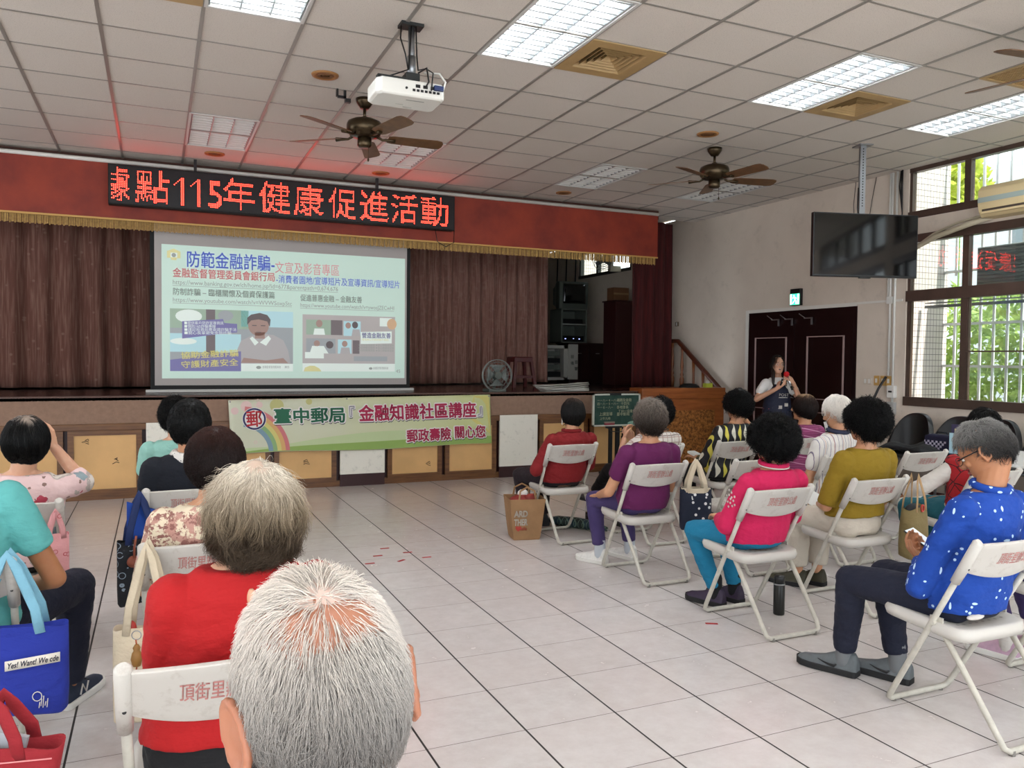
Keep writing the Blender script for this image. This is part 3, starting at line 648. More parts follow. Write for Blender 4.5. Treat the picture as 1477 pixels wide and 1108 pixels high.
obj('hanging_wire', MB().tube([(LX1-.25, LY+.02, LZ0), (LX1-.23, LY, LZ0-.15), (LX1-.12, LY, LZ0-.21), (LX1-.01, LY, LZ0-.15), (LX1+.0, LY+.02, LZ0+.02)], .005, 6), M_BLACK, LD, world=True)
def raster(st, wd, ht, pitch):
    vs, fs, _ = text(st, 1); vs = (vs-vs.min(0))/np.maximum(1e-6, vs.max(0)-vs.min(0))*np.array((wd, ht, 0)); tri = []
    for f in fs:
        for k in range(1, len(f)-1): tri.append((f[0], f[k], f[k+1]))
    A = vs[np.array(tri)][:, :, :2]; z0, z1 = vs[:, 1].min(), vs[:, 1].max(); dots = []
    rows = int(round((z1-z0)/pitch)); px = np.arange(pitch/2, wd, pitch); pz = z0+pitch/2+pitch*np.arange(rows)
    GX, GZ = np.meshgrid(px, pz); hits = 0
    for oy_ in (-.25, .25):
      hit = np.zeros(GX.shape, bool); G2 = GZ+oy_*pitch
      for a, b, c in A:
        d = lambda p, q: (GX-q[0])*(p[1]-q[1])-(p[0]-q[0])*(G2-q[1])
        x0, x1 = min(a[0], b[0], c[0]), max(a[0], b[0], c[0])
        if x1-x0 < 1e-9: continue
        d1, d2, d3 = d(a, b), d(b, c), d(c, a)
        hit |= ((d1 >= 0) & (d2 >= 0) & (d3 >= 0)) | ((d1 <= 0) & (d2 <= 0) & (d3 <= 0))
      hits = hits+hit
    return [(GX[i, j], GZ[i, j]-z0) for i, j in zip(*np.where(hits > 0))], wd
q = MB(); pitch = .0178
# first character is half scrolled out at the left end; slots are centre x along the sign, with glyph width
def led(ch, x0, wd, ht=.35):
    D_, wd = raster(ch, wd, ht, pitch)
    for dx, dz in D_:
        x = x0+dx; z = LZ0+.04+dz
        if LX0+.03 < x < LX1-.03: q.add([(x+.0045*math.cos(a), LY-.004, z+.0045*math.sin(a)) for a in (0, 1.0472, 2.0944, 3.1416, 4.1888, 5.236)], [(0, 1, 2, 3, 4, 5)])
for ch, x, wd in (('據', -.575, .33), ('點', -.198, .343), ('5', .535, .145), ('年', .694, .335), ('健', 1.081, .346), ('康', 1.467, .334), ('促', 1.866, .329), ('進', 2.238, .35), ('活', 2.621, .333), ('動', 2.999, .36)): led(ch, x, wd, .3 if ch == '5' else .35)
for x in (.262, .43):
    for k in range(17): one = [(0, k), (1, k)]+([(-(16-k)-0, k)] if 12 <= k <= 15 else []); [q.add([(LX0*0+x+i*pitch+.0045*math.cos(a), LY-.004, LZ0+.049+j*pitch+.0045*math.sin(a)) for a in (0, 1.0472, 2.0944, 3.1416, 4.1888, 5.236)], [(0, 1, 2, 3, 4, 5)]) for i, j in one]
obj('red_lettering', q, mat('lit red LED', '#ff2a1e', .4, emit=17), LD, world=True)

# projection screen and the projected slide
PS = thing('projection_screen', 'white projection screen showing a slide about preventing financial fraud', 'screen', (1.46, 10.0, 1.1)); SX0, SX1, SZ0, SZ1, SY = -.06, 3.0, 1.1, 3.2, 10.0
obj('border', MB().box((SX0, SY, SZ0), (SX1, SY+.006, SZ1)), M_BLACKM, PS, world=True)
obj('fabric', MB().box((SX0+.045, SY-.002, SZ0+.06), (SX1-.045, SY, SZ1)), mat('screen fabric', '#b5aeaa', .8), PS, world=True)
obj('bottom_bar', MB().box((SX0-.05, SY-.02, SZ0-.02), (SX1+.05, SY+.02, SZ0+.012)), mat('white bar', '#c9c6c0', .4), PS, world=True)
obj('roller_case', MB().box((SX0-.05, SY-.04, SZ1), (SX1+.05, SY+.05, SZ1+.1)), M_WHITEP, PS, world=True)
def slm(name, c, e=.55): return mat('projected '+name, c, .8, emit=e*.3)
SL = [slm('pale mint', '#c4dcd0', .5), slm('blue', '#7d90cf', .5), slm('rose', '#cf8d92', .5), slm('grey', '#9aa19c', .45), slm('white', '#dbe6df', .55), slm('violet', '#7f7cab', .42), slm('picture grey', '#a3a9ac', .4), slm('picture green', '#9fb5a2', .42), slm('dark hair', '#6e6668', .35), slm('skin', '#a98f86', .4), slm('shirt', '#b3b0b0', .42), slm('yellow', '#d6d29a', .48), slm('light blue', '#b2d6dc', .5), slm('warm grey', '#b5b0ae', .45), slm('dark panel', '#7d7577', .35), slm('orange', '#cfae8c', .45)]
mint, blue, rose, grey, white, violet, pgrey, pgreen, hair_, skin_, shirt_, yel, lblue, wgrey, dpan, orng = range(16)
# slide coordinates u (0..1 to the right), v (0..1 down), on the plane of the screen
UX0, UX1, VZ0, VZ1 = .06, 2.93, 2.775, 1.24
lay = [0]
def P_(u, v, k): return (UX0+(UX1-UX0)*u, SY-.003-.0006*k, VZ0+(VZ1-VZ0)*v)
q = MB()
def rect(u0, v0, u1, v1, m, k=1, sk=0): q.add([P_(u0, v0+sk, k), P_(u0, v1+sk, k), P_(u1, v1, k), P_(u1, v0, k)], [(0, 1, 2, 3)], m)
def poly2(L, m, k=2): q.add([P_(u, v, k) for u, v in L], [tuple(range(len(L)))], m)
def oval(u, v, a, c, m, k=3, n=20): poly2([(u+a*math.cos(2*math.pi*i/n), v+c*math.sin(2*math.pi*i/n)) for i in range(n)], m, k)
def wr(st, u, v, size, m, width=None, bold=0, k=3, rot=0):
    fn = lambda x, z: P_(u+(x*math.cos(rot)-z*math.sin(rot))/(UX1-UX0), v-(z*math.cos(rot)+x*math.sin(rot))/(VZ0-VZ1), k)
    put_text(q, st, fn, size, m, bold, width)
rect(0, 0, 1, 1, mint, 0)
W_ = UX1-UX0
poly2([(.02, .05), (.045, .03), (.07, .05), (.07, .1), (.055, .1), (.055, .115), (.035, .115), (.035, .1), (.02, .1)], yel); rect(.033, .06, .058, .095, white, 3); oval(.045, .078, .008, .016, grey, 4)
wr('防範金融詐騙-', .09, .15, .2, blue, .345*W_, .012); wr('文宣及影音專區', .435, .165, .15, rose, .27*W_)
wr('金融監督管理委員會銀行局', .04, .235, .115, rose, .395*W_, .012); wr('-消費者園地/宣導短片及宣導資訊/宣導短片', .44, .245, .105, blue, .535*W_, .006)
wr('https://www.banking.gov.tw/ch/home.jsp?id=677&parentpath=0,674,676', .04, .295, .075, grey, .66*W_); rect(.04, .303, .7, .306, grey, 3)
wr('防制詐騙 – 臨櫃關懷及個資保護篇', .04, .37, .09, grey, .395*W_, .008); wr('https://www.youtube.com/watch?v=WVWSoxpStc', .04, .425, .07, grey, .465*W_); rect(.04, .433, .505, .436, grey, 3)
wr('促進普惠金融 – 金融友善', .54, .38, .09, grey, .265*W_, .008); wr('https://www.youtube.com/watch?v=ywosJZECwHI', .54, .432, .07, grey, .41*W_); rect(.54, .44, .95, .443, grey, 3)
# left picture: a man at an outdoor table
rect(.03, .475, .51, .945, pgrey, 1); rect(.03, .475, .33, .62, pgreen, 2); rect(.3, .475, .51, .6, lblue, 2); rect(.03, .66, .3, .8, lblue, 2); rect(.165, .475, .2, .86, dpan, 3)
oval(.1, .53, .05, .05, white, 3); oval(.24, .52, .03, .04, pgrey, 3); oval(.08, .72, .05, .025, white, 3)
poly2([(.28, .885), (.285, .78), (.3, .71), (.34, .67), (.38, .65), (.43, .66), (.47, .7), (.49, .78), (.5, .885)], shirt_, 4); oval(.37, .585, .042, .085, skin_, 5); poly2([(.325, .585), (.325, .53), (.34, .505), (.375, .49), (.405, .505), (.418, .54), (.415, .6), (.405, .555), (.37, .54), (.34, .55)], hair_, 6); rect(.355, .64, .395, .69, skin_, 5)
poly2([(.345, .675), (.37, .72), (.355, .745), (.335, .69)], white, 6); poly2([(.41, .665), (.375, .72), (.4, .745), (.42, .69)], white, 6)
for uu in (.353, .388): rect(uu-.009, .585, uu+.009, .592, hair_, 6)
rect(.36, .637, .38, .643, dpan, 6); poly2([(.3, .88), (.31, .84), (.4, .86), (.47, .84), (.49, .88)], skin_, 6)
poly2([(.075, .57), (.23, .545), (.235, .575), (.285, .58), (.285, .645), (.24, .655), (.075, .7)], violet, 7)
for i, st in enumerate(('■提供客戶防詐宣導資訊', '■慎防165詐騙專線', '■謹記投資前應查證詐騙手法', '■關心長輩避免金融詐騙')): wr(st, .082, .592+.025*i, .042, white, (.15, .12, .2, .18)[i]*W_, k=8, rot=.02)
poly2([(.03, .86), (.3, .79), (.3, .945), (.03, .945)], violet, 7); wr('協助金融詐騙', .07, .85, .09, yel, .22*W_, .012, 8, .06); wr('守護財產安全', .07, .92, .09, yel, .22*W_, .012, 8, .06)
rect(.3, .885, .51, .945, white, 7); oval(.37, .915, .01, .012, grey, 8); wr('金融監督管理委員會', .385, .92, .035, grey, .075*W_, k=8); wr('廣告', .475, .92, .035, grey, .02*W_, k=8)
# right picture
rect(.55, .49, .955, .945, wgrey, 1)
for (a, b_, c, d, m) in ((.565, .53, .67, .65, pgreen), (.67, .53, .72, .65, dpan), (.725, .535, .8, .655, lblue), (.565, .68, .69, .8, pgrey), (.7, .685, .76, .8, lblue), (.765, .69, .795, .8, dpan), (.77, .82, .92, .86, pgrey)): rect(a, b_, c, d, m, 2)
oval(.62, .56, .014, .03, skin_, 3); poly2([(.595, .65), (.6, .6), (.64, .6), (.645, .65)], white, 3); oval(.745, .57, .012, .025, skin_, 3); oval(.775, .565, .013, .028, hair_, 3); poly2([(.76, .655), (.765, .6), (.795, .6), (.8, .655)], shirt_, 3)
oval(.61, .72, .013, .025, skin_, 3); poly2([(.58, .8), (.59, .74), (.64, .74), (.66, .8)], white, 3); oval(.665, .73, .016, .03, hair_, 3); oval(.73, .72, .012, .025, skin_, 3); poly2([(.71, .8), (.715, .75), (.75, .75), (.755, .8)], shirt_, 3)
rect(.56, .79, .64, .84, white, 4); rect(.8, .61, .94, .71, white, 4, .01); wr('營造金融友善', .805, .665, .075, violet, .13*W_, .014, 5); wr('環境與公平對待客戶原則', .805, .69, .03, yel, .12*W_, k=5)
rect(.885, .5, .94, .57, white, 3); oval(.94, .55, .022, .045, orng, 4)
for i in range(3): wr('★弱勢關懷服務 ★身心障礙者服務', .79, .735+.022*i, .032, grey, .16*W_, k=5)
rect(.55, .88, .955, .945, white, 3); poly2([(.555, .945), (.56, .915), (.58, .9), (.6, .9), (.62, .92), (.63, .945)], yel, 4); wr('金融監督管理委員會', .855, .925, .035, grey, .07*W_, k=5); oval(.845, .92, .008, .01, grey, 5); wr('45', .96, .955, .06, grey, k=5)
obj('projected_slide', q, SL, PS, world=True, label='projected slide with blue and red Chinese headings and two pictures')

# banner hung on the stage front
BN = thing('banner', 'pale green banner with Chinese lettering hung on the stage front', 'banner', (2.26, 9.2, .43)); BX0, BX1, BZ0, BZ1, BY = .715, 3.8, .43, 1.045, 9.205
def bp(u, v, k=0):
    x = BX0+(BX1-BX0)*u+.03*v; zt = 1.022+.033*u; zb = .425+.012*u+.012*math.sin(u*9); return (x, BY+.008*math.sin(u*14)*v-.0011*k, zt+(zb-zt)*v)
g = G('printed pale green banner'); X, Y, Z = g.sep(g.obj()); n = g.noise(1.4, 2); f = g.ramp(g.math('ADD', g.math('MULTIPLY', X, .18), g.math('MULTIPLY', n, .5)), 0, .8); g.color(g.mix(f, '#d3d5bd', '#c9cf7e')); g.p(.55); M_BANNER = g.m
obj('sheet', MB().slab(lambda u, v: (bp(u, v), (0, -1, 0)), 60, 10, .002), M_BANNER, BN, world=True)
def bm(n, c): return mat('banner '+n, c, .55)
BM = [bm('green field', '#93b25c'), bm('pale hill', '#c3d3a0'), bm('pink', '#e0c3bd'), bm('olive dot', '#c0bd7c'), bm('rainbow red', '#d0777a'), bm('rainbow orange', '#d8a96c'), bm('rainbow yellow', '#d6cd7a'), bm('rainbow green', '#8fb37a'), bm('rainbow blue', '#7f9dae'), bm('white', '#eae6e2'), bm('dark green', '#116344'), bm('crimson', '#b01549'), bm('navy', '#25245e'), bm('red', '#c21f2c'), bm('dark shade', '#3a3b44'), bm('inner', '#cfd4b4')]
q = MB(); BW, BH = BX1-BX0, .6
def bpoly(L, m, k): q.add([bp(u, v, k) for u, v in L], [tuple(range(len(L)))], m)
def bov(u, v, r, m, k, n=28, rr=0):
    a = [(u+r/BW*math.cos(2*math.pi*i/n), v+r/BH*math.sin(2*math.pi*i/n)) for i in range(n)]
    if not rr: bpoly(a, m, k)
    else:
        for i in range(n):
            j = (i+1) % n; c = lambda t: (u+rr/BW*math.cos(2*math.pi*t/n), v+rr/BH*math.sin(2*math.pi*t/n)); bpoly([a[i], a[j], c(j), c(i)], m, k)
for i in range(24):
    u0, u1 = i/24, (i+1)/24; h = lambda u: .98-.12*math.sin(min(1, u*1.2)*2.2)-.04*u; h2 = lambda u: .9-.25*max(0, math.sin((u-.15)*3.6)); 
    bpoly([(u0, min(.97, h2(u0))), (u0, .985), (u1, .985), (u1, min(.97, h2(u1)))], 1, 2); bpoly([(u0, h(u0)), (u0, .99), (u1, .99), (u1, h(u1))], 0, 3)
bpoly([(.93, .02), (.995, .02), (.995, .8), (.9, .45)], 6, 1)
for u, v, r, m in ((.06, .12, .06, 2), (.105, .1, .035, 2), (.165, .12, .075, 3), (.28, .06, .035, 3), (.02, .2, .04, 2)): bov(u, v, r, m, 2)
for rr0, rr1, m in ((.52, .475, 4), (.475, .43, 5), (.43, .385, 6), (.385, .34, 7), (.34, .29, 8)):
    n = 24
    for i in range(n):
        a0, a1 = -1.45+1.45*i/n, -1.45+1.45*(i+1)/n; c = lambda r, a: (.035+r/BW*math.cos(a), .98+r/BH*math.sin(a)); L = [c(rr0, a0), c(rr0, a1), c(rr1, a1), c(rr1, a0)]
        if min(p[0] for p in L) > .003: bpoly(L, m, 4)
bov(.085, .36, .128, 9, 5); bov(.085, .36, .122, 12, 6, 40, .102)
def bw(st, u, v, size, m, width, bold, k): put_text(q, st, lambda x, z: bp(u+x/BW, v-z/BH, k), size, m, bold, width)
def bfit(st, u0, u1, v0, v1, m, k, bold): put_text(q, st, lambda x, z: bp(u0+x, v1-z, k), 1, m, bold, fit=(u1-u0, v1-v0))
bfit('郵', .057, .112, .2, .51, 13, 7, .02)
def outl(st, u0, u1, v0, v1, m, bold):
    bfit(st, u0-.002, u1+.004, v0+.005, v1+.035, 14, 5, bold+.035); bfit(st, u0-.005, u1+.005, v0-.02, v1+.02, 9, 6, bold+.06); bfit(st, u0, u1, v0, v1, m, 7, bold)
outl('臺中郵局', .153, .41, .17, .47, 10, .03); outl('『', .428, .446, .16, .36, 12, .0); outl('金融知識社區講座', .462, .936, .14, .46, 11, .03); outl('』', .944, .962, .24, .44, 12, .0)
outl('郵政壽險', .645, .826, .64, .9, 11, .03); outl('關心您', .842, .974, .62, .88, 11, .03)
for u, v in ((.09, .1), (.1, .02), (.085, .8)): bov(u, v, .018, 2, 4, 16, .012)
obj('print', q, BM, BN, world=True, label='green and crimson Chinese lettering, rainbow and round red postal emblem'); 
q = MB()
for u, v in ((.006, .03), (.994, .03), (.42, .02)): q.lathe([(.003, 0), (.009, 0), (.009, .003), (.003, .003)], bp(u, v, 1), 12, 0, rx(math.pi/2))
obj('eyelet', q, M_STEEL, BN, world=True)

# curtains
def curtain(name, label, pts, z0, z1, m, amp, wl, seed, irr=.4):
    rs = np.random.RandomState(seed); P = [Vector(p) for p in pts]; L = sum((P[i+1]-P[i]).length for i in range(len(P)-1)); n = int(L/wl*10)
    ph = np.cumsum(1+irr*rs.randn(n+1).clip(-.8, .8))*2*math.pi/10; am = amp*(.7+.5*rs.rand(n+1))
    def at_(u):
        d = u*L
        for i in range(len(P)-1):
            l = (P[i+1]-P[i]).length
            if d <= l or i == len(P)-2: 
                t = (P[i+1]-P[i]).normalized(); return P[i]+t*d, Vector((t.y, -t.x, 0))
            d -= l
    def fn(u, v):
        p, nr = at_(u); i = int(round(u*n)); w_ = am[i]*math.sin(ph[i]+.25*math.sin(v*3+u*20))*(.65+.45*v)
        q_ = p+nr*w_; return (q_.x, q_.y, z1+(z0-z1)*v), nr
    tag(obj(name, MB().slab(fn, n, 14, .006), m), label, 'curtain')
g = G('brown patterned curtain'); o = g.obj(); a = g.ramp(g.noise(5, 3, g.scale(o, (9, 9, .5))), .45, .7); dsh = g.math('MULTIPLY', g.ramp(g.vor(9, vec=g.scale(o, (1, 0, 1.1))), .2, .1), .5); c = g.mix(a, '#6a4338', '#8a6658'); c = g.mix(dsh, c, '#96796a'); g.color(c); g.p(.9); M_CURL = g.m
g = G('dusky pink brown curtain'); o = g.obj(); a = g.ramp(g.noise(5, 3, g.scale(o, (8, 8, .4))), .42, .7); c = g.mix(a, '#865b4f', '#a87f70'); c = g.mix(g.math('MULTIPLY', g.ramp(g.noise(14, 4), .5, .7), .3), c, '#ae8f82'); g.color(c); g.p(.85); M_CURR = g.m
g = G('dark red velvet curtain'); a = g.ramp(g.noise(6, 3, g.scale(g.obj(), (7, 7, .4))), .4, .7); g.color(g.mix(a, '#360405', '#500b0a')); g.p(.9); M_CURD = g.m
curtain('stage_curtain', 'brown patterned curtain across the left half of the stage', [(XL+.1, 10.9, 0), (-.6, 11.3, 0), (1.2, 11.5, 0)], 1.1, 3.7, M_CURL, .055, .3, 1, .5)
curtain('stage_curtain', 'dusky pink brown curtain right of the projection screen', [(1.6, 11.7, 0), (4.2, 12.05, 0), (6.25, 12.6, 0)], 1.1, 3.7, M_CURR, .06, .26, 2, .6)
curtain('stage_curtain', 'dark red side curtain at the right end of the stage', [(6.62, 10.45, 0), (7.55, 10.75, 0)], 1.08, ZC, M_CURD, .05, .22, 3)
tag(obj('curtain_rail', MB().cyl((XL+.1, 11.4, 3.72), (6.3, 12.3, 3.72), .02), M_STEEL), 'curtain rail above the stage curtains', 'rail')
# stage right: equipment
T = thing('storage_console', 'dark red wooden console with drawers at the back right of the stage', 'cabinet', (7.3, 13.1, 1.075)); M_CON = mat('dark red lacquer', '#260709', .4, var=.3)
obj('body', MB().box((-.36, -.1, 0), (.42, .4, .71)), M_CON, T, bevel=.005); obj('top', MB().box((-.38, -.12, .71), (.43, .42, .73)), M_CON, T)
for k in range(2):
    d = obj('drawer', MB().box((-.34+k*.38, -.115, .42), (.02+k*.38, -.1, .66)), M_CON, T); obj('handle', MB().box((-.2+k*.38, -.125, .53), (-.12+k*.38, -.115, .545)), M_STEEL, d)
T = thing('equipment_rack', 'dark grey open equipment rack with lit amplifiers under the old television', 'rack', (7.03, 13.1, 1.805)); M_GREY = mat('grey green steel', '#565c54', .5)
q = MB().box((-.27, -.1, 0), (-.24, .35, .62)).box((.24, -.1, 0), (.27, .35, .62)).box((-.27, -.1, .6), (.27, .35, .62)).box((-.27, -.1, 0), (.27, .35, .02)).box((-.27, .33, 0), (.27, .35, .62)); obj('case', q, M_GREY, T)
obj('shelf', MB().box((-.24, -.1, .33), (.24, .33, .35)), mat('light grey shelf', '#8e918a', .5), T)
a = obj('amplifier', MB().box((-.22, -.06, .02), (.22, .3, .13)), M_BLACK, T); obj('indicator', MB().box((-.17, -.065, .07), (-.15, -.06, .08)).box((.0, -.065, .075), (.015, -.06, .083)).box((.12, -.065, .07), (.14, -.06, .08)), mat('blue white indicator', '#9aa8ff', .4, emit=2.5), a); obj('amplifier', MB().box((-.2, -.05, .35), (.2, .3, .44)), M_BLACK, T)
T = thing('old_television', 'boxy dark grey old television on top of the equipment rack', 'television', (7.0, 13.1, 2.425)); M_CRT = mat('dark grey green plastic', '#3b413a', .5)
obj('case', MB().rings([[(x*k, y, .25+(z-.25)*k) for x, z in ((-.29, .0), (.29, 0), (.3, .02), (.3, .48), (.29, .5), (-.29, .5), (-.3, .48), (-.3, .02))] for k, y in ((1, -.12), (1, 0), (.75, .2), (.6, .36))], 0, False), M_CRT, T)
obj('screen', MB().slab(lambda u, v: ((-.215+.46*u, -.125-.01*math.sin(u*3.14)*math.sin(v*3.14), .1+.36*v), (0, -1, 0)), 10, 8, .008), mat('grey tube glass', '#0c1010', .12, spec=.6), T); obj('speaker_strip', MB().box((-.285, -.13, .02), (-.235, -.12, .48)), mat('strip', '#4d544b', .5), T)
T = thing('white_rack', 'open white cabinet full of equipment behind the newspaper pile', 'cabinet', (6.65, 13.0, 1.075))
q = MB().box((-.26, -.1, .62), (.2, .3, .68)).box((-.26, -.1, .05), (.2, .3, .1)).box((-.26, .28, .05), (.2, .3, .68)).box((.12, -.1, .05), (.2, .3, .68)).box((-.28, -.1, .05), (-.25, .3, .68)); obj('case', q, mat('off white board', '#a9a79e', .5), T)
q = MB(); rs = np.random.RandomState(2)
for k in range(4): obj('device', MB().box((-.24, -.03+.02*rs.rand(), .11+k*.125), (.1-.05*rs.rand(), .25, .2+k*.125)), [M_BLACK, M_GREY][k % 2], T)
obj('open_door', MB().box((.2, -.12, .06), (.4, -.1, .7)), mat('off white board', '#a9a79e'), T); q = MB()
for i, st in enumerate(('設備', '音響')): put_text(q, st[0], lambda x, z: (.25+.08*i+x, -.122, .45+z-.1*i), .07, 0, .01); put_text(q, st[1], lambda x, z: (.25+.08*i+x, -.122, .33+z-.1*i), .07, 0, .01)
obj('door_lettering', q, mat('dark green ink', '#243a30', .6), T)
T = thing('tall_red_cabinet', 'tall dark red cabinet beside the side curtain on the stage', 'cabinet', (7.38, 11.8, 1.075)); obj('body', MB().box((-.26, -.1, 0), (.33, .3, 1.42)), mat('maroon board', '#37080a', .5), T, bevel=.004); obj('top', MB().box((-.28, -.12, 1.42), (.34, .32, 1.44)), mat('maroon board', '#37080a'), T)
T = thing('cardboard_box', 'brown cardboard box on top of the tall red cabinet', 'box', (7.22, 11.85, 2.515)); obj('carton', MB().box((-.1, -.08, 0), (.2, .14, .22)), mat('brown cardboard', '#6d4a2d', .8), T); obj('tape', MB().box((-.1, -.083, .1), (.2, -.08, .13)), mat('tape', '#8a6a45', .5), T)
T = thing('wall_fan', 'pale grey wall fan under the stage window', 'fan', (7.5, 12.55, 3.3))
obj('bracket', MB().box((.06, -.03, -.2), (.22, .03, -.1)).box((.0, -.03, -.2), (.06, .03, .0)), mat('cream fan plastic', '#b5aa94', .5), T); obj('motor', MB().ell((-.05, -.02, .03), (.1, .08, .08)), mat('cream fan plastic', '#b5aa94'), T)
Mx = rz(.6) @ ry(-1.2); q = MB()
for r in (.2, .16, .12, .08): 
    for zz in (.0, .05): q.tube([Vector((-.14, -.05, -.02))+Mx @ Vector((r*math.cos(a), r*math.sin(a), zz)) for a in (2*math.pi*i/24 for i in range(24))], .004, 5, close=True)
obj('guard', q, M_STEEL, T); q = MB()
for k in range(3): q.obox(Vector((-.14, -.05, -.02))+Mx @ Vector((.09*math.cos(k*2.1), .09*math.sin(k*2.1), .025)), (.15, .09, .004), Mx @ rz(k*2.1))
obj('blade', q, mat('blue grey fan blade', '#7d8a8d', .3), T)
T = thing('standing_fan', 'grey floor fan on the stage edge in front of the pink curtain', 'fan', (4.06, 9.6, 1.075)); M_FAN = mat('grey fan wire', '#8d918c', .4, .4)
q = MB(); cz = .13
for r in (.045, .09, .135, .175, .205):
    for yy in (-.05, .05):
        if r > .19: yy *= .3
        q.tube([(r*math.cos(a), yy, cz+r*math.sin(a)+.08) for a in (2*math.pi*i/32 for i in range(32))], .0025 if r < .2 else .006, 5, close=True)
for k in range(20):
    a = 2*math.pi*k/20; q.tube([(.04*math.cos(a), -.055, cz+.08+.04*math.sin(a)), (.15*math.cos(a), -.05, cz+.08+.15*math.sin(a)), (.205*math.cos(a), -.0, cz+.08+.205*math.sin(a))], .0016, 4)
obj('guard', q, M_FAN, T); q = MB()
for k in range(4):
    a0 = k*math.pi/2; R = [[(r*math.cos(a0+da*(.4+r*3)), .0+yy+.03*da, cz+.08+r*math.sin(a0+da*(.4+r*3))) for r in (.03, .08, .13, .18)] for da, yy in ((-.75, 0), (.75, 0))]
    q.add(R[0]+R[1], [(0, 1, 5, 4), (1, 2, 6, 5), (2, 3, 7, 6)], 0, True)
b_ = obj('blade', q, mat('grey fan blade', '#7c837f', .35), T); s_ = b_.modifiers.new('s', 'SOLIDIFY'); s_.thickness = .003
obj('hub', MB().cyl((0, -.06, cz+.08), (0, .14, cz+.08), .045, .05), M_GREY, T); obj('base', MB().box((-.12, -.02, 0), (.12, .2, .03)).cyl((0, .1, .03), (0, .1, cz+.05), .02), M_GREY, T)
T = thing('plastic_stool', 'dark red plastic stool on the stage by the pink curtain', 'stool', (5.0, 10.95, 1.075)); M_STO = mat('dark red plastic', '#4f0d10', .35)
obj('seat', MB().rings([[(sx*h, sy*h, z) for sx, sy in ((-1, -1), (1, -1), (1, 1), (-1, 1))] for h, z in ((.15, .38), (.15, .45), (.14, .46))], 0, False), M_STO, T, bevel=.01)
for sx in (-1, 1):
    for sy in (-1, 1): obj('leg', MB().rings([[(sx*(h+dx), sy*(h+dy), z) for dx, dy in ((-.035, -.035), (.01, -.035), (.01, .01), (-.035, .01))] for h, z in ((.19, 0), (.14, .4))], 0, False), M_STO, T)
obj('brace', MB().box((-.16, -.165, .14), (.16, -.155, .18)).box((-.16, .155, .14), (.16, .165, .18)).box((-.165, -.15, .14), (-.155, .15, .18)).box((.155, -.15, .14), (.165, .15, .18)), M_STO, T)
PAPER = mat('newsprint', '#c9c6bd', .8, var=.15, vscale=30)
for k in range(7):
    rs = np.random.RandomState(k); a = .25*(rs.rand()-.5); z = 1.076+.014*k; Mz = rz(a)
    q = MB().slab(lambda u, v: (Vector((4.98+.03*rs.rand()*0, 9.46, z+.012*math.sin(u*2.2+k)*(1-v)+.03*(u**3)*(k/7)))+Mz @ Vector((-.3+.6*u-.02*k*(1-u), -.13+.26*v, 0)), (0, 0, 1)), 8, 4, .009)
    tag(obj('newspaper', q, PAPER), ['lowest', 'second lowest', 'third lowest', 'middle', 'third from the top', 'second from the top', 'topmost'][k]+' folded paper of the white pile on the stage edge', 'newspaper', 'newspaper pile on the stage')
q = MB()
for k in range(3): q.tube([(XR-.03, 15.0-.4*k, 3.67), (XR-.04, 15.02-.4*k, 2.8), (XR-.03, 14.9-.4*k, 1.8)], .012, 6)
tag(obj('wall_wires', q, M_BLACKM), 'dark wires down the side wall behind the pink curtain', 'wire')
